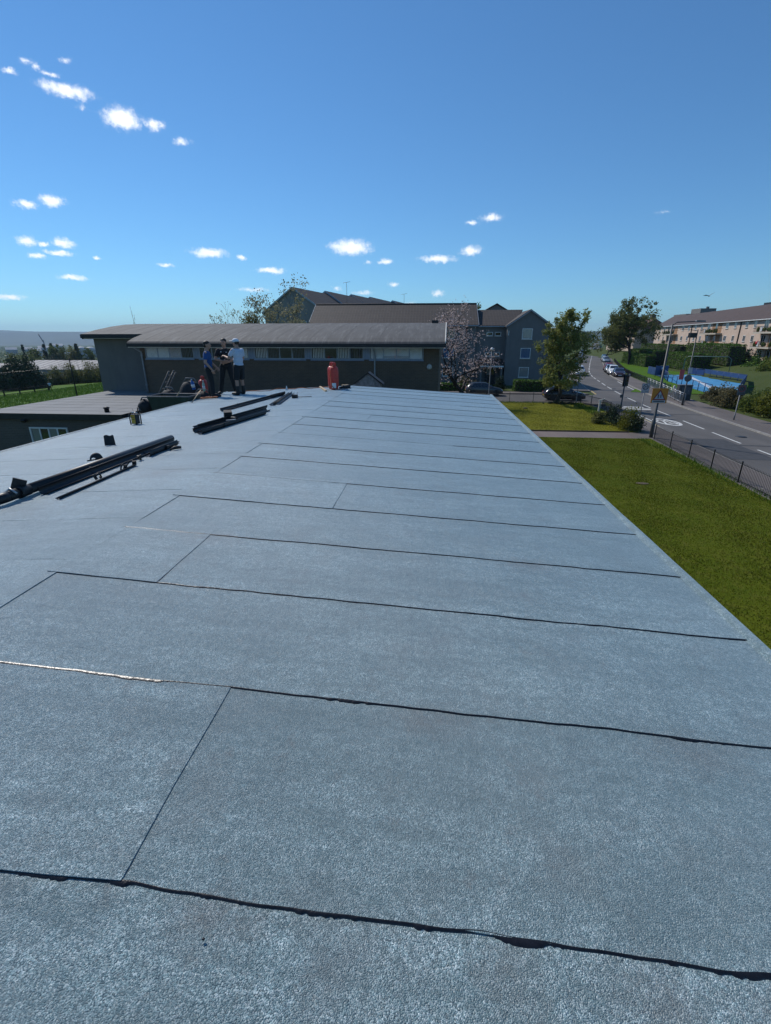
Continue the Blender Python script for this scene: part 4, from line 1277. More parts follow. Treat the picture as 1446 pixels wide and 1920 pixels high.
# ------------------------------------------------------------------ stepped terrace on rising ground behind
TERR = ['tallest dark roofed terrace house with pale gable behind the bare tree', 'second dark roofed terrace house stepping up the hill, beside a tv aerial',
        'third dark roofed terrace house from the pale gable', 'fourth dark roofed terrace house from the pale gable', 'farthest dark roofed terrace house of the stepped row']
te = Vector((.22, .975, 0)).normalized(); tn = Vector((te.y, -te.x, 0))    # along the ridge, and towards its right-hand eave
apx = [(-22.2, 82, 13.8), (-19.5, 95, 14.3), (-17.0, 110, 14.9), (-14.8, 125, 15.5), (-10.4, 140, 15.7)]
for i, (ax, ay, azz) in enumerate(apx):
    t = empty('terrace_house', (ax, ay, azz - 12), TERR[i], 'house', 'stepped terrace behind the hall')
    L = (Vector(apx[i + 1][:2]) - Vector(apx[i][:2])).length * 1.02 if i < 4 else 15
    A = Vector((ax, ay, azz)); hw, dz = 5.4, 3.5

    def P(u, v, z): return A + te * u + tn * v + Vector((0, 0, z))
    wb(MB().prism([P(0, -hw, -12.5), P(0, hw, -12.5), P(0, hw, -dz), P(0, 0, -.12), P(0, -hw, -dz)], te * L), 'wall', M['paleharl'], t)
    for s in (-1, 1):
        wb(MB().prism([P(-.25, 0, -.1), P(-.25, s * (hw + .35), -dz - .32), P(-.25, s * (hw + .35), -dz - .14), P(-.25, 0, .1)][::s], te * (L + .25)), 'roof', M['tiledark'], t)
        wb(MB().prism([P(-.31, 0, -.16), P(-.31, s * (hw + .36), -dz - .38), P(-.31, s * (hw + .36), -dz - .12), P(-.31, 0, .12)][::s], te * .05), 'bargeboard', M['frame'], t)
    wall_window(t, P(-.02, 1.6, -5.6), 1.2, 1.2, (-te.x, -te.y), M['glass'], bars=0)
for q, (x, y, z, h) in enumerate([(-15.9, 97, 13.6, 2.4), (-6.2, 118, 13.4, 2.2)]):
    mb = MB(); mb.tube([(0, 0, -2.2), (0, 0, h)], .035, 6); mb.tube([(-.7, 0, h - .1), (.7, 0, h + .1)], .025, 5)
    for k in range(7): mb.tube([(-.6 + k * .2, -.3, h - .1 + k * .03), (-.6 + k * .2, .3, h - .1 + k * .03)], .014, 4)
    o = mb.build('tv_aerial', M['polegrey']); o.location = (x, y, z)
    tag(o, ['tall tv aerial mast on the stepped terrace roofs', 'small tv aerial above the long tiled roof'][q], 'aerial')

# ================================================================== beige flats on the right
bg = empty('balcony_flats', (68, 125, 1.7), 'long beige three storey flats with balconies and brown roof on the right', 'apartment building')
B0 = Vector((62.3, 91.0)); B1 = Vector((74.9, 177.0)); bd = (B1 - B0).normalized(); bn = Vector((-bd.y, bd.x))     # bn faces the road (-X)


def BP(y, z=0, off=0):
    """point on the facade at world Y"""
    s = (y - B0.y) / bd.y; p = B0 + bd * s + bn * off
    return Vector((p.x, p.y, z))


GZ, EZ = 1.5, 9.55
wb(MB().prism([BP(88, GZ - 1.5), BP(177, GZ - 1.5), BP(177, GZ - 1.5, -9.5), BP(88, GZ - 1.5, -9.5)], (0, 0, EZ - GZ + 1.5)), 'wall', M['beige'], bg)
wb(MB().prism([BP(87.6, EZ - .05, .45), BP(87.6, EZ - .05, -9.95), BP(87.6, EZ + .13, -9.95), BP(87.6, EZ + 3.35, -4.75), BP(87.6, EZ + .13, .45)], BP(177.5) - BP(87.6)), 'roof', M['tilebrown'], bg)
wb(MB().prism([BP(87.6, EZ - .02, .62), BP(177.5, EZ - .02, .62), BP(177.5, EZ - .02, .47), BP(87.6, EZ - .02, .47)], (0, 0, .13)), 'gutter', M['white'], bg)
SZ = (2.85, 5.55, 8.25)
for y in (114.5, 143.3): wb(MB().tube([BP(y, EZ - .05, .3), BP(y, EZ - .3, .12), BP(y, GZ, .12)], .10, 8), 'downpipe', M['fascia'], bg)
winY = [171.7, 167.2, 150.3, 145.7, 140.7, 136.3, 121.4, 117.2, 111.9, 108.3, 96.5, 93.2]
for f, z in enumerate(SZ):
    for y in winY:
        wall_window(bg, BP(y, z + .6, .0), 1.15 if y != 150.3 and y != 121.4 else 1.5, 1.2, (bn.x, bn.y), M['glass'], bars=1, fw=.08)
for (ya, yb) in [(164.5, 154.0), (133.4, 123.4), (105.4, 98.0)]:
    for f, z in enumerate(SZ):
        fl = z - .95
        # recessed bay shown as pale doorway wall, slab with a pale edge, railing with plants
        wall_window(bg, BP(ya - 1.6, z + .25, .002), 1.7, 1.9, (bn.x, bn.y), M['glass'], bars=1, sill=False)
        rec = wb(MB().prism([BP(yb + .8, fl, .012), BP(ya - 3.6, fl, .012), BP(ya - 3.6, fl, -.0), BP(yb + .8, fl, -.0)], (0, 0, 2.3)), 'bay_wall', pmat('ochre_infill', (.30, .17, .09), .85, .2, 2), bg)
        wall_window(bg, BP((ya + yb) / 2 - 1.2, z + .25, .014), 1.2, 1.9, (bn.x, bn.y), M['glass'], bars=0, sill=False)
        if f == 0: continue
        sl = wb(MB().prism([BP(yb, fl - .28, 1.35), BP(ya, fl - .28, 1.35), BP(ya, fl - .28, .02), BP(yb, fl - .28, .02)], (0, 0, .28)), 'balcony_slab', M['cream'], bg)
        mb = MB(); n = int((ya - yb) / .22)
        for k in range(n + 1):
            y = yb + (ya - yb) * k / n; mb.tube([BP(y, fl, 1.28), BP(y, fl + 1.0, 1.28)], .014, 4, False)
        for zz in (.06, 1.0): mb.tube([BP(yb, fl + zz, 1.28), BP(ya, fl + zz, 1.28)], .028, 5)
        for e in (ya, yb): mb.tube([BP(e, fl + 1.0, 1.28), BP(e, fl + 1.0, .02)], .028, 5)
        tag(wb(mb, 'railing', M['fenceblack'], sl), kind='stuff')
        rr_ = np.random.RandomState(int(ya) + f)
        for k in range(7):
            y = yb + .6 + (ya - yb - 1.2) * rr_.uniform(); c = BP(y, fl + .45, .9); wb(MB().ell(c, (.28, .28, rr_.uniform(.3, .6)), None, 8, 6), 'planter', LEAF['shrub'], sl)
        if ya < 110 and f == 1: wb(MB().ell(BP(103.2, fl + .75, 1.1), (.32, .45, .4)), 'parasol', M['redplastic'], sl)
        if ya < 140: wb(MB().prism([BP(ya - 3.0, fl + .1, 1.2), BP(ya - 2.2, fl + .1, 1.2), BP(ya - 2.2, fl + .1, 1.15), BP(ya - 3.0, fl + .1, 1.15)], (0, 0, .95)), 'towel', M['whiteplastic'], sl)
for q, (y, lab) in enumerate([(205, 'further beige flats with reddish roof beyond the tall tree')]):
    b2 = empty('end_flats', (80, y, 1.7), lab, 'apartment building')
    wb(MB().bx(74, 86, y - 14, y + 14, .5, 9.2), 'wall', M['beige'], b2)
    wb(MB().prism([(73.6, y - 14.4, 9.2), (86.4, y - 14.4, 9.2), (80, y - 14.4, 12.8)], (0, 28.8, 0)), 'roof', tile_mat('red_brown_tile', (.13, .06, .04), (.16, .075, .05)), b2)
    for k in range(5):
        for z in SZ: wall_window(b2, (74.0, y - 11 + k * 5.5, z + .4), 1.2, 1.2, (-1, 0), M['glass'], bars=1)
    wb(MB().bx(79.5, 81.0, y - 12, y - 10.5, 12, 14.2), 'chimney', M['brick2'], b2)
tw = empty('tower_block', (150, 300, 2), 'distant dark flat-topped block rising above the beige flats roof', 'building')
wb(MB().bx(138, 176, 292, 306, 2, 18.6), 'wall', M['dash'], tw); wb(MB().bx(146, 154, 294, 304, 18.6, 21.4), 'roof_plant', M['dash'], tw); wb(MB().bx(154, 162, 294, 304, 18.6, 19.6), 'roof_plant', M['dash'], tw)
wb(MB().bx(150, 151.2, 296, 297, 21.4, 22.4), 'flue', M['dash'], tw)
t2 = empty('rear_flats', (112, 152, 2), 'dark roofed flats behind the beige flats at right edge', 'building')
wb(MB().bx(98, 125, 148, 160, 2, 15.3), 'wall', M['dash'], t2); wb(MB().bx(97, 126, 147.4, 160.6, 15.3, 15.9), 'roof', M['fascia'], t2)
wb(MB().tube([(106, 150, 15.9), (106, 150, 18.2)], .06, 6), 'aerial_mast', M['polegrey'], t2)
wb(MB().tube([(105.2, 150, 17.8), (106.8, 150, 18.0)], .04, 5), 'aerial_bar', M['polegrey'], t2)

# ================================================================== ball court and street furniture on the right
court = empty('ball_court', (39.5, 77, .06), 'blue painted ball court with dark blue fence panels in the park', 'sports court')
cq = [(33, 60.2), (37.0, 62.0), (45.9, 75.8), (47.1, 88.3), (46.3, 93), (40.8, 90.5), (36.2, 78)]
wb(MB().prism([(x, y, -.05) for x, y in cq], (0, 0, .11)), 'surface', M['bluecourt'], court)
wb(MB().prism([(x, y, .064) for x, y in [(36, 66), (36.6, 65.8), (44.5, 88), (44.0, 88.2)]], (0, 0, .004)), 'court_line', M['whiteplastic'], court)
wb(MB().prism([(x, y, .064) for x, y in [(35.6, 70), (41.6, 70), (41.6, 70.3), (35.6, 70.3)]], (0, 0, .004)), 'court_line', M['whiteplastic'], court)


def court_fence(p, q, h, board0, board1, mesh=True):
    p, q = Vector((*p, 0)), Vector((*q, 0)); L = (q - p).length; n = max(1, round(L / 2.4))
    for k in range(n + 1):
        c = p + (q - p) * k / n; wb(MB().tube([c, c + Vector((0, 0, h))], .045, 6), 'post', M['bluefence'], court)
    mb = MB()
    for z in np.arange(.15, h + .01, .22 if mesh else h): mb.tube([p + Vector((0, 0, z)), q + Vector((0, 0, z))], .008, 4, False)
    m = int(L / .28)
    for k in range(m): c = p + (q - p) * k / m; mb.tube([c + Vector((0, 0, .1)), c + Vector((0, 0, h))], .005, 3, False)
    tag(wb(mb, 'mesh_panel', M['bluefence'], court), kind='stuff')
    wb(MB().tube([p + Vector((0, 0, h)), q + Vector((0, 0, h))], .04, 6), 'top_rail', M['bluefence'], court)
    if board1 > board0:
        for k in range(n):
            a, b = p + (q - p) * (k + .02) / n, p + (q - p) * (k + .98) / n; d = (q - p).normalized(); nn = Vector((-d.y, d.x, 0)) * .02
            wb(MB().prism([a + nn + Vector((0, 0, board0)), b + nn + Vector((0, 0, board0)), b - nn + Vector((0, 0, board0)), a - nn + Vector((0, 0, board0))], (0, 0, board1 - board0)), 'panel', M['bluefence'], court)


court_fence((47.2, 89.5), (45.95, 75.8), 1.2, .55, 1.15)
court_fence((45.95, 75.8), (37.05, 61.9), 1.2, .55, 1.15)
court_fence((46.3, 93.1), (47.2, 89.5), 1.2, .2, 1.1)
court_fence((32.9, 60.1), (36.1, 78), 1.1, 0, 0, False)
court_fence((36.1, 78.2), (40.6, 90.8), 1.3, 0, 0, False)
court_fence((38.9, 86.6), (40.4, 95.5), 1.3, .1, 1.25)
gq = empty('goal_frame', (46.2, 88.5, .06), 'tall green tubular goal frame at the far side of the blue court', 'goal frame')
wb(MB().tube([(43.6, 89.5, .06), (43.6, 89.5, 2.9), (44.0, 89.3, 3.3), (49.2, 87.0, 3.3), (49.6, 86.8, 2.9), (49.6, 86.8, .06)], .05, 8), 'frame', pmat('green_grey_paint', (.12, .2, .17), .5, .1, 5), gq)
sb = empty('court_sign', (39.2, 88.3, .05), 'dark blue board with pale emblem at the court entrance', 'sign')
wb(MB().box((39.0, 87.0, 1.1), (2.6, .06, 1.5), R(20)), 'board', M['bluefence'], sb); wb(MB().box((39.0, 86.95, 1.35), (.28, .02, .5), R(20)), 'emblem', M['whiteplastic'], sb)
for s in (-1, 1): wb(MB().tube([(39.0 + s * 1.1, 87 + s * .4, 0), (39.0 + s * 1.1, 87 + s * .4, 1.9)], .04, 6), 'post', M['bluefence'], sb)


def guard_rail(pts, label):
    t = empty('guard_rail', (*pts[0], .11), label, 'guard rail')
    for a, b in zip(pts[:-1], pts[1:]):
        A, B = Vector((*a, .11)), Vector((*b, .11)); L = (B - A).length; n = round(L / 2.0)
        for k in range(n):
            p, q = A + (B - A) * k / n, A + (B - A) * (k + 1) / n
            wb(MB().tube([p, p + Vector((0, 0, 1.05))], .026, 6), 'post', M['steel'], t)
            wb(MB().tube([p + Vector((0, 0, 1.05)), q + Vector((0, 0, 1.05))], .03, 6), 'rail', M['steel'], t)
            mb = MB(); mb.tube([p + Vector((0, 0, .88)), q + Vector((0, 0, .88))], .018, 5); mb.tube([p + Vector((0, 0, .18)), q + Vector((0, 0, .18))], .022, 5)
            for j in range(1, 14): c = p + (q - p) * j / 14; mb.tube([c + Vector((0, 0, .18)), c + Vector((0, 0, .88))], .009, 4, False)
            tag(wb(mb, 'infill_bars', M['steel'], t), kind='stuff')
        wb(MB().tube([B, B + Vector((0, 0, 1.05))], .026, 6), 'post', M['steel'], t)
    return t


guard_rail([(29.4, 69.0), (24.6, 49.0)], 'galvanised pedestrian guard rail along the right-hand kerb')


def railings(pts, label, h=.9, z=.12, post_every=2.6, tilt=0):
    t = empty('railings', (*pts[0], z), label, 'railings', 'black railings round the lawn')
    mb = MB(); acc_ = 0
    for a, b in zip(pts[:-1], pts[1:]):
        A, B = Vector((*a, z)), Vector((*b, z)); L = (B - A).length; d = (B - A) / L
        n = max(1, round(L / post_every))
        for k in range(n + 1 if b == pts[-1] else n):
            c = A + d * L * k / n; wb(MB().box(c + Vector((0, 0, h / 2 + .03)), (.05, .05, h + .06)), 'post', M['fenceblack'], t)
        for zz in (.1, h - .08):
            wb(MB().tube([A + Vector((0, 0, zz)), B + Vector((0, 0, zz))], .016, 4), 'rail', M['fenceblack'], t)
        m = int(L / .105)
        for k in range(m):
            c = A + d * L * (k + .5) / m; mb.tube([c + Vector((0, 0, .03)), c + Vector((0, 0, h))], .0085, 4, False)
    tag(wb(mb, 'bars', M['fenceblack'], t), kind='stuff')
    return t


railings([(13.7, 6), (13.85, 19.4), (14.45, 31.5)], 'black vertical bar railings between near lawn and pavement')
railings([(14.7, 34.2), (15.9, 45.8), (15.2, 49.9), (3.5, 50.0)], 'black railings rounding the far lawn corner along the side road')
rr2 = offs([p for p in RC if 62 <= p[1] <= 170], HW + 3.1)
railings(rr2[::3], 'low dark railings along the park edge beside parked cars', .8, .1, 3)


def pole(name, label, base, h, r0, r1, mat, cat):
    t = empty(name, base, label, cat)
    MB().tube([(0, 0, 0), (0, 0, h * .16), (0, 0, h * .165), (0, 0, h)], [r0 * 1.35, r0 * 1.35, r0, r1], 10).build('pole', M[mat], t)
    return t


def flatsign(t, c, w, h, mat, rz=0, name='plate', y=-.09, rim=.02):
    p = MB().box((c[0], c[1] + y, c[2]), (w, .012, h), rz).build(name, mat, t)
    return p


def sign20(t, z, shade_toned=False):
    """rectangular zone plate: ring with 20 and a line of wording below"""
    Wm, Ik = (M['signgrey'], M['signink']) if shade_toned else (M['signwhite'], M['signink'])  # dark grey variant: shade on the white plate put into its colour
    p = flatsign(t, (0, 0, z), .62, .78, Wm)
    MB().box((0, -.10, z + .37), (.6, .004, .022)).box((0, -.10, z - .37), (.6, .004, .022)).box((-.29, -.10, z), (.02, .004, .7)).box((.29, -.10, z), (.02, .004, .7)).build('border', Ik, p)
    mb = MB(); n = 28; V = []
    for k in range(n):
        a = 2 * math.pi * k / n; V += [(.235 * math.cos(a), -.101, z + .09 + .235 * math.sin(a)), (.185 * math.cos(a), -.101, z + .09 + .185 * math.sin(a))]
    mb.add(V, [(2 * k, (2 * k + 2) % (2 * n), (2 * k + 3) % (2 * n), 2 * k + 1) for k in range(n)]); mb.build('ring', M['signred'] if shade_toned else Ik, p)
    mb = MB()
    for chars in (TWO, ZERO):
        for a, b in zip(chars[:-1], chars[1:]):
            A = Vector((a[0] * .34, -.103, z + .09 + a[1] * .2)); B = Vector((b[0] * .34, -.103, z + .09 + b[1] * .2)); d = (B - A).normalized(); nn = Vector((-d.z, 0, d.x)) * .018
            mb.quad(A + nn - d * .008, A - nn - d * .008, B - nn + d * .008, B + nn + d * .008)
    mb.build('numeral', Ik, p)
    cu = bpy.data.curves.new('wording', 'FONT'); cu.body = 'ZONE'; cu.size = .17; cu.align_x = 'CENTER'; cu.extrude = .001
    tmp = bpy.data.objects.new('wording', cu); me = bpy.data.meshes.new_from_object(tmp); me.materials.append(Ik)
    o = link('wording', me, p); o.location = (0, -.102, z - .31); o.rotation_euler = (R(90), 0, 0); bpy.data.objects.remove(tmp)
    MB().lathe([(.05, 0), (.05, .05)], (0, 0, z + .2), 8).lathe([(.05, 0), (.05, .05)], (0, 0, z - .25), 8).build('clip', M['steel'], t)
    return p


# lamp column carrying the orange-backed warning sign
lc = pole('lamp_column', 'tall dark lamp column carrying an orange-backed warning sign by the bush', (14.55, 32.2, .1), 6.9, .085, .05, 'polepaint', 'lamp post')
MB().tube([(0, 0, 6.85), (.25, .02, 7.0), (1.5, .1, 7.05)], .03, 8).build('arm', M['polepaint'], lc)
MB().prism([(1.3, 0, 7.0), (1.9, .02, 7.02), (1.85, .02, 7.1), (1.35, 0, 7.11)], (0, .18, 0)).build('lantern', M['polegrey'], lc)
ws = MB().box((0, -.10, 2.68), (.96, .014, .92), 0).build('sign_board', M['signorange'], lc)
tri = [(-.40, 2.42), (.40, 2.42), (0, 3.08)]
MB().prism([(x, -.108, z) for x, z in tri], (0, -.004, 0)).build('triangle_border', M['signred'], ws)
MB().prism([(x * .72, -.1125, 2.64 + (z - 2.64) * .72) for x, z in tri], (0, -.003, 0)).build('triangle', M['signwhite'], ws)
# two walking figures in the triangle
mb = MB()
for ox, sc in ((-.075, 1.0), (.075, .85)):
    mb.ell((ox, -.118, 2.70 + .06 * sc), (.028 * sc, .003, .028 * sc), None, 8, 5)
    for a, b, w in (((0, .03), (0, -.08), .03), ((0, -.08), (-.05, -.19), .017), ((0, -.08), (.05, -.19), .017), ((0, .02), (.06, -.06), .013), ((0, .02), (-.06, -.05), .013)):
        A = Vector((ox + a[0] * sc, -.1175, 2.70 + a[1] * sc)); B = Vector((ox + b[0] * sc, -.1175, 2.70 + b[1] * sc)); d = (B - A).normalized(); nn = Vector((-d.z, 0, d.x)) * w * sc
        mb.quad(A + nn, A - nn, B - nn * .8, B + nn * .8)
mb.build('pictogram', M['signink'], ws)
sp_ = MB().box((0, -.112, 2.33), (.8, .006, .15)).build('sub_plate', M['signwhite'], ws)
MB().box((0, -.117, 2.335), (.66, .003, .06)).build('sub_plate_wording', M['signink'], ws)
s1 = pole('speed_sign', 'white speed zone sign with 20 on a thin post, left kerb', (17.9, 42.3, .1), 2.62, .04, .04, 'polegrey', 'road sign'); sign20(s1, 2.2)
s2 = pole('speed_sign', 'dark shaded speed zone sign on thin pale post before the bushes', (24.2, 40.2, .1), 2.75, .04, .04, 'polegrey', 'road sign'); sign20(s2, 2.32, True)
# traffic signal seen from behind/side
ts = pole('traffic_signal', 'slim black traffic signal post with signal head on left kerb', (17.45, 45.5, .1), 3.0, .06, .055, 'polepaint', 'traffic light')
hd = MB().box((.1, -.02, 2.55), (.26, .3, .86)).build('signal_head', M['fenceblack'], ts)
for k, cm in enumerate([(.05, .008, .008), (.05, .03, .006), (.006, .035, .02)]):
    zz = 2.83 - k * .28
    MB().lathe([(.085, 0), (.085, .012)], (0, 0, 0), 14).build('lens', pmat('lens_%d' % k, cm, .2, .05, 5), hd).matrix_basis = Matrix.Translation((.1, -.172, zz)) @ Matrix.Rotation(R(90), 4, 'X')
    MB().tube([(.0, -.17, zz + .02), (.03, -.30, zz + .085), (.1, -.33, zz + .105), (.17, -.30, zz + .085), (.2, -.17, zz + .02)], .012, 5).build('visor', M['fenceblack'], hd)
bp = MB().box((.1, .16, 2.55), (.46, .02, 1.05)).build('backing_board', M['fenceblack'], ts)
MB().box((-.14, -.02, 1.2), (.14, .16, .26)).build('push_button_box', M['polepaint'], ts)
MB().box((.33, .1, 3.02), (.1, .2, .2)).build('detector', M['polegrey'], ts)
# tall pole with camera box, round mirror and small plates
cp = pole('camera_pole', 'tall slim pole with camera box and round sign, right kerb', (24.46, 49.0, .1), 6.85, .065, .045, 'polepaint', 'pole')
MB().tube([(0, 0, 6.75), (-.9, .1, 6.85), (-1.5, .15, 6.85)], .022, 6).build('arm', M['polepaint'], cp)
MB().box((-.42, -.05, 6.35), (.55, .42, .42)).build('camera_box', M['fenceblack'], cp)
MB().box((.06, -.09, 3.25), (.32, .02, .5)).build('white_plate', M['signwhite'], cp)
rd = MB().lathe([(.02, .06), (.28, .05), (.34, .0), (.3, -.02)], (0, 0, 0), 20).build('round_sign', M['signgrey'], cp); rd.matrix_basis = Matrix.Translation((-.02, -.1, 2.55)) @ Matrix.Rotation(R(90), 4, 'X')
MB().box((-.62, -.02, 2.85), (.42, .02, .9)).build('red_plate', pmat('faded_red_sign', (.5, .09, .10), .5, .1, 5), cp)
cab = empty('roadside_cabinet', (26.6, 53.5, .1), 'dark grey roadside cabinet behind the guard rail', 'cabinet')
MB().box((0, 0, .75), (1.3, .55, 1.5)).build('body', M['polepaint'], cab); MB().box((0, 0, 1.53), (1.4, .62, .06)).build('lid', M['polegrey'], cab)
MB().box((.05, -.285, .95), (.9, .02, .7)).build('door', pmat('slate_panel', (.10, .11, .125), .4, .1, 5), cab); MB().box((.3, -.30, .95), (.03, .02, .14)).build('handle', M['steel'], cab)
cab2 = empty('telecom_box', (27.1, 55.6, .1), 'pale grey low box beside the dark roadside cabinet', 'cabinet')
MB().box((0, 0, .5), (1.0, .45, 1.0)).build('body', M['polegrey'], cab2); MB().box((0, -.23, .55), (.8, .02, .3)).build('panel', M['signwhite'], cab2)
bn_ = empty('litter_bin', (27.6, 60.5, .1), 'dark litter bin behind the guard rail', 'litter bin')
MB().lathe([(.24, 0), (.28, .1), (.28, .95), (.22, 1.1), (.08, 1.15)], (0, 0, 0), 14).build('body', M['polepaint'], bn_); MB().box((0, -.27, .85), (.26, .06, .12)).build('opening', M['fenceblack'], bn_)
bo = empty('post_box', (28.1, 58.8, .1), 'pale stubby concrete post beside the litter bin', 'post'); MB().lathe([(.13, 0), (.13, .9), (.08, 1.0)], (0, 0, 0), 10).build('shaft', M['concrete'], bo)
# side street posts
lp = pole('street_lamp', 'slim lamp post with ball lantern before the grey flats', (6.15, 50.6, .1), 5.0, .05, .03, 'polegrey', 'lamp post')
MB().ell((0, 0, 5.08), (.16, .16, .15)).build('lantern', M['whiteplastic'], lp); MB().lathe([(.04, 4.9), (.1, 4.96), (.05, 5.0)], (0, 0, 0), 10).build('collar', M['polegrey'], lp)
sp2 = pole('sign_post', 'thin grey post with small plate beside the black hatchback', (14.62, 49.5, .1), 2.8, .035, .035, 'polegrey', 'sign post')
MB().box((.06, -.05, 2.45), (.12, .02, .6)).build('plate', M['signwhite'], sp2)
sp3 = empty('marker_post', (14.9, 43.6, .12), 'short pale marker post at lawn corner beside the bushes', 'post')
MB().box((0, 0, .5), (.14, .1, 1.0)).build('shaft', M['concrete'], sp3); MB().box((.12, 0, 1.05), (.5, .08, .07), 0, 0, -.3).build('cap', M['concrete'], sp3)
# seagull far off
sg = empty('gull', (86, 170, 18.5), 'gull gliding in the sky above the beige flats', 'bird')
MB().ell((0, 0, 0), (.18, .55, .14), None, 8, 6).build('body', M['polegrey'], sg)
MB().prism([(0, -.2, .05), (1.0, -.05, .75), (1.7, .25, 1.1), (1.0, .3, .72), (0, .25, .05)], (0, 0, .04)).build('wing', M['polegrey'], sg)
MB().prism([(0, -.2, .05), (0, .25, .05), (-1.0, .3, .3), (-1.7, .25, .1), (-1.0, -.05, .33)], (0, 0, .04)).build('wing', M['polegrey'], sg)

# ================================================================== planting
tree('street_tree', 'bushy young green tree on the lawn corner beside the black hatchback', (12.6, 49.2, .12), 8.7, 5.0, 'mid', 16000, .16, 11, .17, shape='taper', clump=.095)
tree('cherry_tree', 'wide cherry tree in faded pink blossom right of the brick hall', (3.4, 46.5, 0), 9.8, 12.0, 'blossom', 3000, .13, 21, .16, 'darkbark', 'tips', clump=.07, lean=(-.16, 0), levels=4, tr=.24)
tree('budding_tree', 'tallest budding tree behind the brick hall, before the pale gable', (-13.6, 46, 0), 11.6, 9.0, 'bud', 6500, .15, 31, .3, 'darkbark', 'tips', clump=.075, levels=4, tr=.2)
tree('budding_tree', 'sparse bare tree behind the brick hall roof, left of the budding tree', (-18.8, 45, 0), 9.7, 6.4, 'bud', 1500, .13, 32, .3, 'darkbark', 'tips', clump=.07, levels=4, tr=.13)
tree('budding_tree', 'small olive leafed tree top between the bare tree and budding tree', (-16.2, 47, 0), 9.0, 3.4, 'scrub', 1900, .14, 33, .4, 'darkbark', 'tips', clump=.1, levels=3, tr=.12)
tree('bare_sapling', 'thin leafless twigs sticking up above the left end of the hall', (-24.6, 39.5, -.3), 9.3, 4.4, 'bud', 60, .08, 36, .3, 'bark', 'tips', clump=.05, levels=3, tr=.07)
tree('tall_tree', 'tall broad olive green tree on the park grass by the road', (50.0, 130, .03), 15.6, 13.5, 'big', 13000, .36, 41, .27, 'darkbark', 'round', clump=.085)
tree('tall_tree', 'lower spreading tree left of the tall park tree', (49.5, 146, .03), 9.5, 11.5, 'big', 6000, .36, 42, .2, 'darkbark', 'round', clump=.1)
far_l = ['dark bushy tree at the road end, nearest on the left', 'second leafy tree left of the far road', 'third leafy tree left of the far road', 'farthest rounded tree closing the left of the road', 'rounded tree closing the road view in the middle', 'tree right of the far road behind the parked cars', 'second tree right of the far road', 'tall dark tree beyond the flats by the far road', 'low tree at the vanishing point of the road']
for i, (x, y, h, w, lf) in enumerate([(28.0, 121, 6.5, 6.5, 'far'), (37.5, 150, 8, 8, 'far'), (47, 185, 10, 11, 'far'), (62, 245, 12, 13, 'far'), (118, 390, 12, 18, 'far'), (68, 195, 9.5, 9, 'big'), (80, 225, 10, 11, 'far'), (18, 100, 9, 7, 'dark'), (140, 395, 8, 15, 'scrub')]):
    tree('roadside_tree', far_l[i], (x, y, float(hills_z(x, y)) - .05), h, w, lf, 2600, .5 if y < 200 else .8, 50 + i, .18, group='trees along the far road', clump=.13)
tree('garden_tree', 'green tree top showing above the flats roof ridge', (7.9, 96, 0), 12.4, 5.5, 'far', 3000, .3, 71, .3, clump=.12)
hb_ = empty('far_house', (44, 172, 0), 'small grey house among trees left of the far road', 'house')
wb(MB().bx(37, 43.5, 166, 175, -.5, 6.8), 'wall', M['dash'], hb_); wb(MB().prism([(36.6, 165.6, 6.8), (43.9, 165.6, 6.8), (40.25, 165.6, 9.4)], (0, 9.8, 0)), 'roof', M['tilebrownx'], hb_)
# hedges and shrubs
hedge('clipped hedge with sunlit top before the gabled flats', (10.4, 61.2), (17.2, 61.2), 1.4, 1.3, 'hedge', 5200, .13, 81)
hedge('low clipped hedge with bright top behind the grey car', (-6, 61.3), (7.4, 61.3), 1.4, .85, 'hedge', 6500, .13, 82)
shrub('conifer_shrub', 'dark rounded conifer shrub between the two clipped hedges', (8.9, 62.6, .05), 1.5, 1.5, 1.9, 'dark', 2400, .12, 83)
shrub('red_shrub', 'reddish leaved shrub under the cherry tree', (4.6, 61.5, .05), 2.6, 1.6, 2.6, 'dry', 1500, .13, 84)
hedge('long dark hedge along the left of the far road', (16.3, 70.0), (28.6, 112), 1.8, 2.0, 'far', 6500, .3, 85)
hd_ = [('tall clipped hedge nearest the big park tree', (49.5, 117), (52.2, 138), 2.0, 2.7), ('clipped hedge block behind the tall park tree', (53.0, 120), (56, 142), 3.0, 3.3),
       ('broad clipped hedge behind the blue court goal', (50.8, 98), (52.8, 113), 3.2, 3.0), ('long clipped hedge below the balcony flats', (55.5, 96), (58.6, 118), 2.6, 3.6),
       ('rear clipped hedge below the beige flats left end', (60.5, 125), (65.5, 160), 2.4, 3.0)]
for i, (lab, a, b, w, h) in enumerate(hd_):
    hedge(lab, a, b, w, h, 'hedge', 8500, .2, 90 + i, 'clipped hedges between park and flats', z=float(hills_z((a[0] + b[0]) / 2, (a[1] + b[1]) / 2)) - .1)
sh_ = [('large_shrub', 'big dark shrub against the beige flats wall', (61.3, 109, 1.4), 7, 5, 3.6, 'far', 4200, .28), ('large_shrub', 'dark round shrub right of the downpipe of the beige flats', (60.0, 101.5, 1.2), 6, 5, 4.2, 'dark', 3600, .28),
       ('large_shrub', 'broad olive shrub behind the blue court right end', (55.5, 83.5, .3), 8.5, 6, 4.2, 'shrub', 6500, .26), ('large_shrub', 'brownish shrub mass at the right edge below the flats', (60.5, 88.5, .8), 6, 6, 4.6, 'dry', 4200, .26),
       ('large_shrub', 'olive shrub at the right edge before the brownish shrub', (50.5, 66.5, .1), 8, 5.5, 4.0, 'shrub', 6000, .24), ('large_shrub', 'green shrub left of the olive shrub behind the court fence', (57.0, 92.0, .5), 5, 5, 3.6, 'hedge', 3200, .24)]
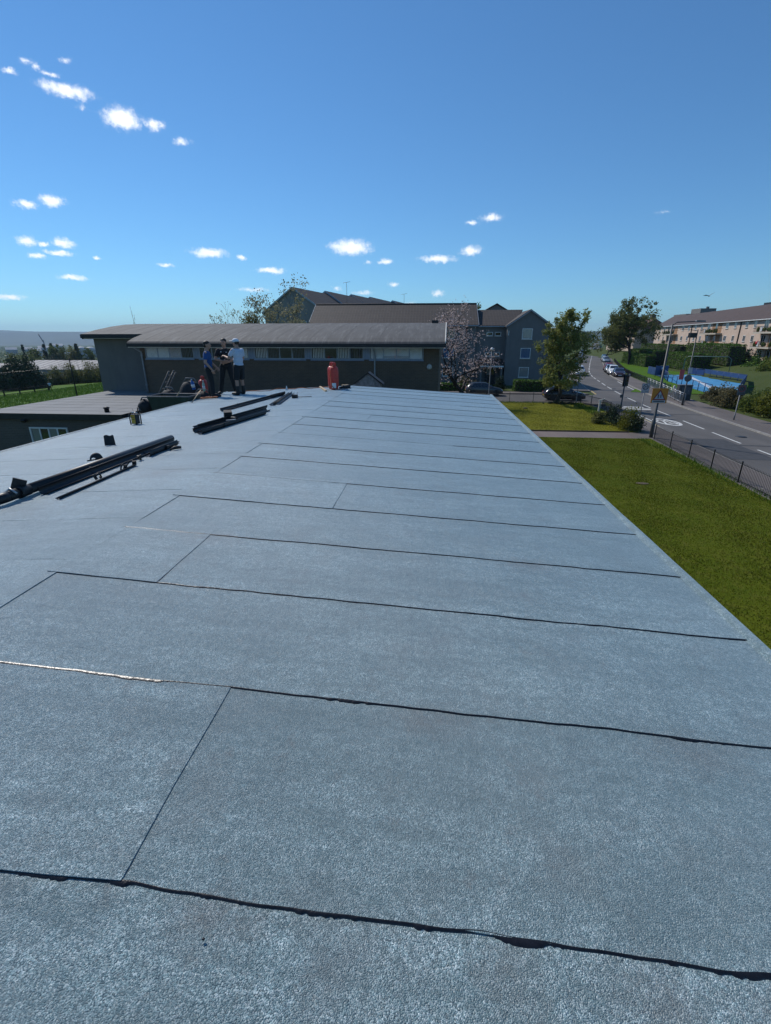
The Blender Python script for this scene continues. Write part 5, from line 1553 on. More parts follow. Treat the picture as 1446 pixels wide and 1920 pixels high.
for i, (n, lab, loc, w, d, h, lf, k, ls) in enumerate(sh_): shrub(n, lab, loc, w, d, h, lf, k, ls, 110 + i, group='large shrubs beyond the ball court')
bs = [('sunlit yellow-green bush behind the right speed sign', (29.2, 42.5, .05), 4.6, 4.6, 3.0, 'yellow', 7500, .17), ('biggest green bush at the right edge beside the pavement', (30.2, 37.2, .05), 6.5, 5.0, 3.4, 'shrub', 9000, .17),
      ('brown twiggy bush just right of the guard rail end', (28.6, 49.0, .05), 3.4, 4.0, 2.1, 'dry', 4200, .15), ('low brown scrub between guard rail and court', (30.6, 54.0, .05), 4.2, 4.0, 2.0, 'dry', 4000, .16),
      ('olive bush between brown scrub and yellow-green bush', (29.6, 46.0, .05), 3.6, 3.0, 2.4, 'shrub', 4500, .16), ('dense dark bush at lower right beside the pavement', (27.4, 33.6, .05), 3.6, 4.4, 2.2, 'shrub', 5200, .15),
      ('tall green bush behind the right edge bushes', (34.5, 44.0, .05), 5.0, 5.0, 3.8, 'far', 5200, .2)]
for i, (lab, loc, w, d, h, lf, k, ls) in enumerate(bs): shrub('roadside_bush', lab, loc, w, d, h, lf, k, ls, 130 + i, group='bushes along the right pavement')
for i, (lab, loc, w, h, lf) in enumerate([('small rounded shrub at the lawn edge left of the dark bush', (12.9, 37.6, .12), 1.15, 1.15, 'scrub'), ('dark glossy bush beside the railings gap', (14.2, 38.6, .12), 1.6, 1.55, 'dark'),
                                          ('yellow-tipped bush at the foot of the lamp column', (14.2, 34.9, .12), 1.9, 1.75, 'yellow'), ('low dark shrub between the two lawn bushes', (14.0, 36.6, .12), 1.4, .9, 'dark')]):
    shrub('garden_shrub', lab, loc, w, w, h, lf, 2600, .09, 150 + i, group='shrubs by the garden path')
shrub('garden_shrub', 'dark inner bush behind the yellow-tipped bush', (14.35, 34.3, .12), 1.5, 1.2, 1.3, 'dark', 1500, .09, 158, group='shrubs by the garden path')
# dark ground cover below the railings in the shade of the young tree
shrub('ground_cover', 'low dark ground cover below the street tree', (12.9, 48.9, .12), 4.2, 1.2, .35, 'dark', 1500, .1, 160)

# ------------------------------------------------------------------ left: field fence, scrub, shed, wooded valley, town
fz = lambda x, y: float(hills_z(x, y))
ff = empty('field_fence', (-74, 79, fz(-74, 79)), 'dark post and rail fence across the green field', 'fence')
fp = [(-75.1, 70), (-74.8, 73), (-74.45, 76), (-74.1, 79), (-73.75, 82), (-73.4, 85), (-73.05, 88)]
for i, (x, y) in enumerate(fp):
    wb(MB().box((x, y, fz(x, y) + .62), (.16, .16, 1.35)), 'post', M['darkbark'], ff)
    if i:
        for h in (.35, .75, 1.15): wb(MB().tube([(*fp[i - 1], fz(*fp[i - 1]) + h), (x, y, fz(x, y) + h)], .05, 5), 'rail', M['darkbark'], ff)
shrub('dark_thicket', 'big dark evergreen thicket beyond the field fence', (-90, 101, fz(-90, 101) - .4), 12.5, 8, 8.8, 'dark', 18000, .38, 170, 'shrub')
for i, (x, y, w, h, lab) in enumerate([(-91.5, 113, 6.5, 4.9, 'olive willow scrub right of the dark thicket'), (-87, 114, 7, 5.6, 'taller willow scrub in the middle of the bank'), (-82.5, 114, 7, 5.7, 'willow scrub beside the hall corner'), (-78, 113, 6, 5.6, 'willow scrub partly hidden by the hall')]):
    shrub('willow_scrub', lab, (x, y, fz(x, y) - .3), w, 5, h, 'scrub', 7000, .24, 171 + i, group='willow scrub behind the field')
    mb = MB(); r_ = np.random.RandomState(i)
    for k in range(26):
        a = r_.uniform(-w / 2, w / 2); mb.tube([(a * .6, r_.uniform(-1.5, 1.5), .1), (a, r_.uniform(-2, 2), h * r_.uniform(.8, 1.08))], [.035, .012], 4, False)
    mb.build('twigs', M['bark'], bpy.data.objects[[o.name for o in bpy.data.objects if o.get('label') == lab][0]])
sd_ = empty('warehouse', (-170, 212, fz(-170, 212)), 'long pale sheet-roofed warehouse beyond the willow scrub', 'warehouse')
z0 = -7.0
wb(MB().bx(-187, -146, 204, 240, -16, z0), 'wall', M['shedwall'], sd_)
shr = wb(MB().prism([(-187.6, 203.4, z0), (-145.4, 203.4, z0), (-145.4, 222, z0 + 3.1), (-187.6, 222, z0 + 3.1)], (0, 0, .3)), 'roof', M['shedroof'], sd_)
wb(MB().prism([(-187.6, 222, z0 + 3.1), (-145.4, 222, z0 + 3.1), (-145.4, 240.6, z0), (-187.6, 240.6, z0)], (0, 0, .3)), 'roof', M['shedroof'], sd_)
for k in range(12):
    x = -186 + k * 3.4; wb(MB().prism([(x, 203.5, z0 + .31), (x + .12, 203.5, z0 + .31), (x + .12, 222, z0 + 3.41), (x, 222, z0 + 3.41)], (0, 0, .1)), 'roof_rib', M['shedroof'], shr)
s3 = empty('white_shed', (-199, 216, fz(-199, 216)), 'white shed at the left edge behind the dark thicket', 'shed')
wb(MB().bx(-207, -191, 211, 222, -20, -6.8), 'wall', M['shedwall'], s3); wb(MB().prism([(-207.4, 210.6, -6.8), (-190.6, 210.6, -6.8), (-190.6, 217, -5.2), (-207.4, 217, -5.2)], (0, 0, .3)), 'roof', M['shedroof'], s3)
pr_s = [('conifer_tree', -222, 256, 19.5, 6.0, 'dark', 'cone', 'narrow dark conifer left of the pale trees'), ('valley_tree', -228, 256, 16, 11, 'yellow', 'round', 'yellow-green tree left of the narrow conifer'), ('valley_tree', -214, 254, 17.5, 12, 'far', 'round', 'mid green valley tree right of the narrow conifer'),
        ('conifer_tree', -211, 258, 18.5, 8, 'dark', 'cone', 'dark pointed conifer at the middle of the valley trees'), ('conifer_tree', -206, 257, 19, 9, 'dark', 'cone', 'broad dark conifer beside the pointed one'), ('valley_tree', -202, 256, 18.5, 12, 'far', 'round', 'green valley tree above the warehouse roof'),
        ('valley_tree', -195, 255, 17.5, 13, 'scrub', 'round', 'olive valley tree above the warehouse right half'), ('conifer_tree', -191, 256, 17.5, 9, 'dark', 'cone', 'dark conifer over the right end of the warehouse'), ('valley_tree', -186, 256, 15, 11, 'far', 'round', 'lower green tree near the hall corner'),
        ('valley_tree', -236, 250, 16, 14, 'far', 'round', 'green tree at the left edge of the valley'), ('valley_tree', -219, 247, 13, 11, 'yellow', 'round', 'low yellow-green tree before the valley conifers'), ('valley_tree', -178, 262, 12, 10, 'dry', 'round', 'brown leafless valley tree beside the hall corner'),
        ('valley_tree', -208, 246, 14, 13, 'far', 'round', 'low broad green tree just behind the warehouse ridge'), ('valley_tree', -197, 246, 13, 13, 'dark', 'round', 'low dark tree just behind the warehouse ridge')]
for i, (n, x, y, h, w, lf, shp, lab) in enumerate(pr_s):
    tree(n, lab, (x, y, fz(x, y) - .5), h, w, lf, 3600, .62, 190 + i, .1, shape=shp, group='trees in the valley on the left', clump=.12 if shp == 'round' else .1)
# far-off woods: one mass nobody could count
r_ = np.random.RandomState(9); n = 2600
a = np.radians(r_.uniform(-62, -22, n)); d = r_.uniform(420, 2600, n)
C = np.stack([np.sin(a) * d, np.cos(a) * d, np.zeros(n)], 1)
keep = (np.sin(C[:, 0] * .011) + np.sin(C[:, 1] * .013 + 1)) > -.4; C = C[keep]
C[:, 2] = hills_z(C[:, 0], C[:, 1]) + 4.5
V, F = leaf_cloud(C, np.stack([np.full(len(C), 9.), np.full(len(C), 9.), np.full(len(C), 5.5)], 1), 60000, 2.2, r_)
tag(link('distant_woods', npmesh('distant_woods', V, F, LEAF['far'])), 'distant belts of woodland across the valley', 'woodland', kind='stuff')
tw_l = ['wide white shed far off in the town below the hills', 'white domed storage tank in the far town', 'second white domed tank near the hall corner', 'low pale factory in the far town', 'pale long shed in the far valley', 'small white house in the far valley', 'bright white building near the hall corner in the valley', 'grey block in the far town left', 'long low white depot beneath the hills']
for i, (az_, d, w, dp, h, dome) in enumerate([(-40.6, 1500, 20, 15, 18, 0), (-36.35, 1150, 22, 22, 21, 1), (-35.55, 1180, 20, 20, 20, 1), (-39.9, 1300, 16, 14, 17, 0), (-39.3, 1700, 26, 16, 19, 0), (-37.6, 900, 12, 9, 15, 0), (-35.95, 420, 9, 7, 15, 0), (-41.8, 1500, 22, 14, 18, 0), (-38.2, 2100, 34, 20, 22, 0)]):
    x, y = math.sin(R(az_)) * d, math.cos(R(az_)) * d; z = fz(x, y)
    t = empty('town_building', (x, y, z), tw_l[i], 'building', 'town buildings in the far valley', rz=R(-az_ + 8 * math.sin(i)))
    MB().bx(-w / 2, w / 2, -dp / 2, dp / 2, -1, h * .7).build('wall', M['shedwall'], t)
    if dome: MB().lathe([(w * .5, h * .7), (w * .42, h * .86), (w * .25, h * .97), (.3, h)], (0, 0, 0), 20).build('roof', M['shedroof2'], t)
    else: MB().prism([(-w / 2 - .5, -dp / 2 - .5, h * .7), (w / 2 + .5, -dp / 2 - .5, h * .7), (w / 2 + .5, 0, h), (-w / 2 - .5, 0, h)], (0, 0, .5)).build('roof', M['shedroof2'], t)
    if not dome:
        mb = MB()
        for k in range(5): mb.bx(-w * .42 + k * w * .18, -w * .42 + k * w * .18 + w * .09, -dp / 2 - .15, -dp / 2 - .02, h * .2, h * .45)
        mb.build('window_band', M['glass'], t)
crn = empty('tower_crane', (-948, 1162, fz(-948, 1162)), 'leaning crane jib above the far town', 'crane')
MB().tube([(0, 0, 0), (0, 0, 34)], 1.2, 5).build('mast', M['polepaint'], crn); MB().tube([(0, 0, 28), (-9, 0, 48)], 1.1, 5).build('jib', M['polepaint'], crn)
# timber pole with wire across the field
tp = empty('telegraph_pole', (-50.6, 66, fz(-50.6, 66)), 'thin dark wire pole standing in the field', 'pole')
wb(MB().tube([(-50.6, 66, fz(-50.6, 66)), (-50.6, 66, 3.6)], [.09, .07], 7), 'pole', M['darkbark'], tp)
wb(MB().box((-50.6, 66, 3.3), (1.1, .08, .08), .3), 'cross_arm', M['darkbark'], tp)
wb(MB().tube([(-50.6, 66, 2.4), (-58, 63, 1.75), (-68, 59, 1.4), (-85, 53, 1.7)], .014, 4), 'wire', M['fenceblack'], tp)

# ================================================================== cars
ST = [(-2.08, .66, .40, .70, .80, .52), (-2.0, .78, .32, .86, .95, .62), (-1.84, .83, .27, .93, 1.14, .63), (-1.55, .86, .23, .95, 1.39, .60), (-1.2, .87, .21, .95, 1.47, .60), (-.5, .875, .20, .95, 1.50, .61), (.1, .875, .20, .94, 1.47, .61), (.42, .875, .20, .93, 1.37, .62), (.78, .87, .20, .92, 1.16, .66), (1.08, .865, .20, .905, 1.0, .72), (1.5, .85, .22, .85, .92, .72), (1.88, .80, .25, .74, .82, .66), (2.04, .72, .30, .62, .70, .58), (2.12, .58, .36, .5, .58, .46)]
SA = np.array(ST)


def sta(x): return [np.interp(x, SA[:, 0], SA[:, k]) for k in range(1, 6)]


def car_meshes(zs=1.0):
    V = []; F = []; nr = 14
    for x, w, s, b, t, wr in ST:
        half = [(0, s), (w * .9, s), (w, s + .13), (w * 1.0, (s + b) / 2 + .08), (w * .985, b), (wr, t - .035), (wr * .62, t), (0, t + .012)]
        ring = half + [(-y, z) for y, z in half[-2:0:-1]]
        V += [(x, y, z * zs) for y, z in ring]
    nr = len(V) // len(ST)
    for i in range(len(ST) - 1):
        for k in range(nr): F.append((i * nr + k, (i + 1) * nr + k, (i + 1) * nr + (k + 1) % nr, i * nr + (k + 1) % nr))
    mb = MB(); mb.add(V, F, True); mb.f += [tuple(range(nr))[::-1], tuple(range((len(ST) - 1) * nr, len(ST) * nr))]; mb.sm += [False, False]
    out = {'body': [mb.mesh('body', None)]}

    def side(x0, x1, x0t, x1t, s):
        g = MB(); V = []; N, Tn = 8, 5
        for i in range(N + 1):
            for j in range(Tn + 1):
                t = .10 + .78 * j / Tn; u = i / N; x = (x0 + (x0t - x0) * t) * (1 - u) + (x1 + (x1t - x1) * t) * u
                w, sl, b, tt, wr = sta(x); V.append((x, s * ((w * .985) * (1 - t) + wr * t + .012), (b * (1 - t) + (tt - .035) * t) * zs))
        F = [(i * (Tn + 1) + j, (i + 1) * (Tn + 1) + j, (i + 1) * (Tn + 1) + j + 1, i * (Tn + 1) + j + 1) for i in range(N) for j in range(Tn)]
        g.add(V, F, True); return g.mesh('side_window', M['carglass'])
    out['side_window'] = [side(-.28, .92, -.30, .30, 1), side(-.28, .92, -.30, .30, -1), side(-1.45, -.36, -1.20, -.38, 1), side(-1.45, -.36, -1.20, -.38, -1)]

    def screen(x0, x1, name):
        g = MB(); V = []; N = 6
        for i in range(N + 1):
            x = x0 + (x1 - x0) * i / N; w, sl, b, tt, wr = sta(x)
            for u in (-.97, -.62, -.3, 0, .3, .62, .97): V.append((x, u * wr, ((tt - .035 * max(0, (abs(u) - .62) / .38)) + .016) * zs))
        F = [(i * 7 + j, (i + 1) * 7 + j, (i + 1) * 7 + j + 1, i * 7 + j + 1) for i in range(N) for j in range(6)]
        g.add(V, F, True); return g.mesh(name, M['carglass'])
    out['windscreen'] = [screen(.44, 1.02, 'windscreen')]; out['rear_window'] = [screen(-1.86, -1.5, 'rear_window')]
    lamps = []
    for s in (-1, 1): lamps.append(MB().ell((1.93, s * .60, .66 * zs), (.13, .15, .075), None, 10, 6).mesh('headlight', pmat('headlamp_lens', (.55, .57, .6), .12, .05, 5)))
    out['headlight'] = lamps
    out['tail_light'] = [MB().ell((-1.97, s * .66, .82 * zs), (.09, .10, .13), None, 10, 6).mesh('tail_light', pmat('tail_lamp_lens', (.22, .012, .012), .15, .05, 5)) for s in (-1, 1)]
    out['number_plate'] = [MB().box((2.115, 0, .42 * zs), (.012, .5, .11)).mesh('number_plate', M['whiteplastic']), MB().box((-2.085, 0, .62 * zs), (.012, .5, .11)).mesh('number_plate', M['yellow'])]
    out['mirror'] = [MB().ell((.72, s * .97, .98 * zs), (.07, .1, .07), None, 8, 6).mesh('mirror', M['fenceblack']) for s in (-1, 1)]
    out['bumper'] = [MB().box((2.03, 0, .34 * zs), (.16, 1.2, .16)).mesh('bumper', M['fenceblack'])]
    wheels = []
    for x in (-1.28, 1.32):
        for s in (-1, 1):
            arch = MB().lathe([(.36, -.005), (.36, .005)], (0, 0, 0), 18).mesh('wheel_arch', M['fenceblack'])
            tyre = MB().lathe([(.2, -.09), (.29, -.1), (.315, -.06), (.315, .06), (.29, .1), (.2, .09)], (0, 0, 0), 18).mesh('tyre', M['blackdull'])
            rim = MB().lathe([(.05, .085), (.19, .07), (.2, .09), (.205, .06)], (0, 0, 0), 14).mesh('rim', M['alu'])
            wheels.append((x, s, arch, tyre, rim))
    out['wheels'] = wheels
    return out


CM = {1.0: car_meshes(1.0), 1.13: car_meshes(1.13), 1.42: car_meshes(1.42)}


def car(label, loc, heading, pm, zs=1.0, group='cars parked along the road', name='car', cat='car', full=True):
    t = empty(name, loc, label, cat, group, heading); cm = CM[zs]
    o = link('body', cm['body'][0].copy() if False else cm['body'][0], t)
    if not o.data.materials: o.data.materials.append(pm)
    o.material_slots[0].link = 'OBJECT'; o.material_slots[0].material = pm
    for k in ('side_window', 'windscreen', 'rear_window', 'headlight', 'tail_light') + (('number_plate', 'mirror', 'bumper') if full else ()):
        for me in cm[k]: link(k, me, t)
    for x, s, arch, tyre, rim in cm['wheels']:
        a = link('wheel_arch', arch, t); a.matrix_basis = Matrix.Translation((x, s * .868, .345)) @ Matrix.Rotation(R(90), 4, 'X')
        w = link('wheel', tyre, t); w.matrix_basis = Matrix.Translation((x, s * .80, .316)) @ Matrix.Rotation(R(-90) * s, 4, 'X')
        link('rim', rim, w)
    return t


P_black = paint('car_black', (.012, .013, .016)); P_grey = paint('car_dark_grey', (.05, .055, .06), .3, .4); P_white = paint('car_white', (.72, .73, .74)); P_silver = paint('car_silver', (.38, .40, .42), .3, .6)
P_red = paint('car_red', (.28, .02, .02)); P_maroon = paint('car_maroon_black', (.035, .014, .016)); P_blue = paint('car_blue', (.02, .06, .16), .3, .3); P_teal = paint('van_teal', (.02, .08, .09)); P_lb = paint('car_pale_blue', (.28, .36, .44), .3, .4)
car('black hatchback parked in the side road behind the railings', (14.15, 52.6, .004), 0, P_black, group=None)
car('dark grey car parked in the side road behind the lamp post', (6.3, 56.9, .004), 0, P_grey, group=None)
HD = math.atan2(107 - 63, 33.1 - 23.3) - .02
rp = [('maroon-black car nearest in the row on the right kerb', 32.0, 86.8, P_maroon, 1.0), ('white car second in the row on the right kerb', 33.0, 92.3, P_white, 1.13), ('silver car third in the row on the right kerb', 34.6, 98.6, P_silver, 1.0), ('red car behind the silver car on the right kerb', 36.4, 104.6, P_red, 1.0),
      ('pale blue car farther up the right kerb past a gap', 47.6, 139.5, P_lb, 1.0), ('white car behind the pale blue car on the right kerb', 49.5, 146, P_white, 1.0), ('dark blue car behind the second white car', 51.5, 152.5, P_blue, 1.0), ('black car last in the right kerb row', 54, 160, P_black, 1.0)]
for lab, x, y, pm, zs in rp: car(lab, (x, y, 0), HD + math.pi, pm, zs, full=y < 100)
lf_ = [('white car nearest on the left kerb facing us', 26.4, 90.0, P_white, 1.13), ('dark teal van half hidden by the street tree', 29.6, 105, P_teal, 1.42), ('white car farther up the left kerb', 49.8, 172, P_white, 1.13), ('pale van behind the white car on the far left kerb', 56.4, 192, P_silver, 1.42), ('red car far up the left kerb', 62.2, 210, P_red, 1.13), ('white van at the far end of the left kerb', 67.5, 226, P_white, 1.42), ('grey car between the far white cars on left kerb', 52.9, 182, P_grey, 1.0)]
for lab, x, y, pm, zs in lf_: car(lab, (x, y, 0), HD + math.pi, pm, zs, full=False, name='van' if 'van' in lab else 'car', cat='van' if 'van' in lab else 'car')
car('dark van driving away in the middle of the far road', (74.5, 235, 0), HD, P_black, 1.42, None, 'van', 'van', False)


# ================================================================== people
def cap(mb, a, b, r0, r1, n=10):
    """tapered limb with rounded ends"""
    a, b = Vector(a), Vector(b); d = (b - a).normalized()
    mb.tube([a - d * r0 * .85, a - d * r0 * .5, a, a + (b - a) * .5, b, b + d * r1 * .5, b + d * r1 * .85], [r0 * .35, r0 * .82, r0, (r0 + r1) / 2 * 1.02, r1, r1 * .82, r1 * .35], n)


def fuse(mb, name, mat, parent, voxel=.014, sm=3):
    """join the overlapping pieces into one continuous smooth surface"""
    me = mb.mesh(name); o = bpy.data.objects.new(name, me); col.objects.link(o)
    m = o.modifiers.new('r', 'REMESH'); m.mode = 'VOXEL'; m.voxel_size = voxel; m.use_smooth_shade = True
    s = o.modifiers.new('s', 'SMOOTH'); s.iterations = sm; s.factor = .5
    dg = bpy.context.evaluated_depsgraph_get(); dg.update()
    me2 = bpy.data.meshes.new_from_object(o.evaluated_get(dg)); me2.name = name
    bpy.data.objects.remove(o)
    me2.materials.clear(); me2.materials.append(mat)
    return link(name, me2, parent)


def hand(mb, w, fwd, palm, curl=.5):
    """palm, four curled fingers of unequal length and a thumb; w wrist, fwd finger direction, palm = palm normal"""
    w, f, p = Vector(w), Vector(fwd).normalized(), Vector(palm).normalized(); s = f.cross(p).normalized()
    c = w + f * .05; mb.ell(c, (.028, .045, .045), Matrix((p, s, f)).transposed(), 10, 8)
    for k, L in enumerate((.072, .08, .074, .058)):
        b = w + f * .085 + s * (.030 - .02 * k); m = b + (f * math.cos(curl) + p * math.sin(curl)) * L * .55; e = m + (f * math.cos(curl * 2.2) + p * math.sin(curl * 2.2)) * L * .5
        cap(mb, b, m, .0105, .0095, 6); cap(mb, m, e, .0095, .008, 6)
    b = w + f * .03 + s * .035; m = b + (f * .5 + s * .6 + p * .4).normalized() * .04; e = m + (f * .8 + p * .5).normalized() * .032
    cap(mb, b, m, .013, .011, 6); cap(mb, m, e, .011, .009, 6)


def person(label, loc, rz, arms, legs, look, tee, sleeve, bottoms, shorts, headgear, H=1.78, group='roofers talking at the roof edge', hold=None):
    """local frame: faces +Y, right hand +X. arms = (L: elbow, wrist, finger dir, palm), R likewise; legs = foot positions"""
    t = empty('person', loc, label, 'person', group, rz); t.scale = (H / 1.78 * 1.14, H / 1.78 * 1.14, H / 1.78)
    sh = {1: Vector((.19, 0, 1.43)), -1: Vector((-.19, 0, 1.43))}; hip = {1: Vector((.09, 0, .92)), -1: Vector((-.09, 0, .92))}
    b = MB(); top = MB(); bot = MB()
    # head and neck
    hc = Vector((0, .03, 1.655)); hr = Matrix.Rotation(look, 3, 'Z')
    b.ell(hc + Vector((0, 0, .02)), (.076, .092, .108), hr, 14, 10); b.ell(hc + hr @ Vector((0, .022, -.055)), (.058, .066, .07), hr, 12, 8)
    b.ell(hc + hr @ Vector((0, .10, -.012)), (.014, .022, .028), hr, 8, 6)                       # nose
    b.ell(hc + hr @ Vector((0, .082, .028)), (.055, .016, .012), hr, 8, 6)                        # brow
    b.ell(hc + hr @ Vector((0, .084, -.058)), (.028, .014, .012), hr, 8, 6)                       # lips
    for s in (-1, 1): b.ell(hc + hr @ Vector((s * .078, -.005, 0)), (.012, .022, .034), hr, 8, 6)  # ears
    cap(b, (0, 0, 1.46), (0, .015, 1.58), .058, .053)
    for q, g in ((b, 0), (top, .016)):
        q.ell((0, 0, 1.30), (.165 + g, .105 + g, .19)); q.ell((0, .005, 1.12), (.15 + g, .105 + g, .16)); q.ell((0, 0, 1.43), (.16 + g, .075 + g, .055))
        q.ell((0, 0, .97), (.155 + g * .8, .105 + g * .8, .12))
    bot.ell((0, 0, .93), (.17, .118, .13))
    for s in (-1, 1):
        el, wr, fd, pm = arms[s]; el, wr = Vector(el), Vector(wr)
        cap(b, sh[s], el, .05, .04); cap(b, el, wr, .041, .028); hand(b, wr, fd, pm)
        se = sh[s] + (el - sh[s]) * sleeve; cap(top, sh[s] + Vector((-s * .02, 0, -.005)), se, .068, .062)
        kn, an, toe = [Vector(v) for v in legs[s]]
        cap(b, hip[s], kn, .078, .055); cap(b, kn, an, .054, .036); cap(b, an + Vector((0, 0, -.03)), toe, .042, .034)
        if shorts: cap(bot, hip[s], hip[s] + (kn - hip[s]) * .88, .10, .088)
        else: cap(bot, hip[s], kn, .10, .075); cap(bot, kn, an + (kn - an) * .08, .076, .064)
        bt = MB(); cap(bt, an + (kn - an) * (.45 if shorts else .12), an + Vector((0, 0, -.02)), .056, .056); cap(bt, an + Vector((0, 0, -.035)), toe, .056, .046); bt.ell((an + toe) / 2 + Vector((0, 0, -.045)), (.05, .13, .025), Matrix.Rotation(math.atan2(-(toe - an).x, (toe - an).y), 3, 'Z'))
        fuse(bt, 'boot', M['boot'], t, .012, 2)
    fuse(b, 'body', M['skin'], t, .0085, 2)
    fuse(top, 'shirt', M[tee], t, .013, 3); fuse(bot, 'trousers' if not shorts else 'shorts', M[bottoms], t, .013, 3)
    for s in (-1, 1):
        o = MB().ell((0, 0, 0), (.012, .006, .007), None, 8, 6).build('eye', M['signink'], t); o.matrix_basis = Matrix.Translation(hc + hr @ Vector((s * .030, .092, .012))) @ hr.to_4x4()
    if headgear == 'cap':
        c = MB(); c.ell(hc + Vector((0, 0, .055)), (.089, .104, .085), hr, 16, 10); c.ell(hc + hr @ Vector((0, .13, .055)), (.075, .085, .014), hr, 14, 6); fuse(c, 'cap', M['capwhite'], t, .009, 2)
        c = MB(); c.ell(hc + hr @ Vector((0, -.03, .01)), (.083, .078, .08), hr, 12, 8); fuse(c, 'hair', M['hair'], t, .01, 2)
    else:
        c = MB(); c.ell(hc + hr @ Vector((0, -.014, .062)), (.083, .096, .082), hr, 14, 10); c.ell(hc + hr @ Vector((0, -.045, .0)), (.079, .062, .085), hr, 12, 8); fuse(c, 'hair', M['hair'], t, .009, 2)
    if hold:
        MB().box(hold[0], (.075, .15, .012), hold[1], hold[2]).build('phone', M['signink'], t) if False else None
    return t


LEG = lambda x, y, s, ty=.19: ((s * .10 + x * .45, y * .45 + .03, .49), (s * .10 + x, y, .09), (s * .12 + x * 1.05, y + ty, .05))
z_ = lambda x: roofz(x) + .012
# man in blue tee, side on, one arm hanging in front of him
person('roofer in royal blue t-shirt with dark trousers, arm hanging', (-7.16, 15.55, z_(-7.16)), R(-72),
       {1: ((.25, -.04, 1.13), (.27, .12, .90), (.0, .35, -1), (-1, 0, 0)), -1: ((-.25, .02, 1.14), (-.2, .2, .95), (.1, .5, -.9), (1, 0, 0))},
       {1: LEG(.03, .05, 1), -1: LEG(-.04, -.06, -1)}, R(-8), 'teeblue', .62, 'trouser', False, None, 1.74)
# man in black tee facing us, forearms folded across
p2 = person('roofer in black t-shirt facing the camera with folded forearms', (-6.9, 16.35, z_(-6.9)), R(192),
       {1: ((.27, .05, 1.14), (.02, .24, 1.08), (-1, .15, .1), (0, -1, 0)), -1: ((-.27, .05, 1.12), (-.02, .21, 1.02), (1, .15, .1), (0, -1, 0))},
       {1: LEG(.12, .02, 1), -1: LEG(-.12, .04, -1)}, R(-12), 'teeblack', .6, 'trouser', False, None, 1.80)
MB().box((.08, .125, 1.37), (.03, .008, .03)).build('chest_badge', M['whiteplastic'], p2); MB().box((-.07, .125, 1.36), (.045, .008, .016)).build('chest_logo', M['whiteplastic'], p2)
# man in white tee, cap and shorts, back three-quarter, reaching forward
p3 = person('roofer in white cap, pale t-shirt and dark shorts, hand raised', (-6.22, 15.75, z_(-6.22)), R(66),
       {-1: ((-.26, .10, 1.18), (-.16, .36, 1.24), (.25, 1, .15), (0, 0, -1)), 1: ((.25, .06, 1.15), (.1, .28, 1.12), (-.4, 1, .1), (0, 0, 1))},
       {1: LEG(.05, .05, 1), -1: LEG(-.05, -.03, -1)}, R(4), 'teewhite', .6, 'trouser', True, 'cap', 1.76)
# far figure at the field fence
pf = person('distant person in pale top standing at the field fence end', (-72.9, 88.3, fz(-72.9, 88.3) + .05), R(20),
       {1: ((.26, .0, 1.14), (.25, .12, .92), (0, .3, -1), (-1, 0, 0)), -1: ((-.26, .0, 1.14), (-.25, .12, .92), (0, .3, -1), (1, 0, 0))},
       {1: LEG(.02, .06, 1), -1: LEG(-.02, -.06, -1)}, 0, 'teewhite', .6, 'trouser', False, None, 1.75, None)

# ================================================================== things lying on the roof
def on(x, y, dz=0): return Vector((x, y, roofz(x) + .010 + dz))


def gutter(label, a, b, r=.056, seed=0, roll=0, ends=True, group='black plastic gutter lengths on the roof', name='gutter', extra=0, z0=.0):
    """half-round channel lying along a-b; roll tips it over"""
    a, b = Vector(a), Vector(b); a = on(a.x, a.y, z0); b = on(b.x, b.y, z0)
    t = empty(name, a, label, 'gutter', group)
    d = (b - a).normalized(); s = Vector((d.y, -d.x, 0)).normalized(); u = s.cross(d); u = u if u.z > 0 else -u
    n = 12; V = []; F = []
    for e, p in enumerate((a, (a + b) / 2, b)):
        for rr in (r, r - .004):
            for k in range(n + 1):
                an = math.pi + math.pi * k / n + roll
                V.append(p + u * r + (s * math.cos(an) + u * math.sin(an)) * rr)
    m = 2 * (n + 1)
    for e in range(2):
        for k in range(n):
            F += [(e * m + k, e * m + k + 1, (e + 1) * m + k + 1, (e + 1) * m + k), (e * m + n + 1 + k, (e + 1) * m + n + 1 + k, (e + 1) * m + n + 2 + k, e * m + n + 2 + k)]
        F += [(e * m, (e + 1) * m, (e + 1) * m + n + 1, e * m + n + 1), (e * m + n, e * m + 2 * n + 1, (e + 1) * m + 2 * n + 1, (e + 1) * m + n)]
    for e in (0, 2):
        for k in range(n): F.append((e * m + k, e * m + n + 1 + k, e * m + n + 2 + k, e * m + k + 1))
    mb = MB(); mb.add(V, F, False); ch = wb(mb, 'channel', M['blackplastic'], t)
    for e in (0, n):
        an = math.pi + math.pi * e / n + roll; o = u * r + (s * math.cos(an) + u * math.sin(an)) * (r + .003)
        wb(MB().tube([a + o, b + o], .006, 6), 'lip', M['blackplastic'], t)
    for q in range(extra):
        c = a + (b - a) * (.3 + .4 * q) + u * .01
        V = [c + u * r + (s * math.cos(math.pi + math.pi * k / 10 + roll) + u * math.sin(math.pi + math.pi * k / 10 + roll)) * (r + .008) for k in range(11)]
        wb(MB().tube(V, .014, 6), 'bracket', M['blackdull'], t)
    return t


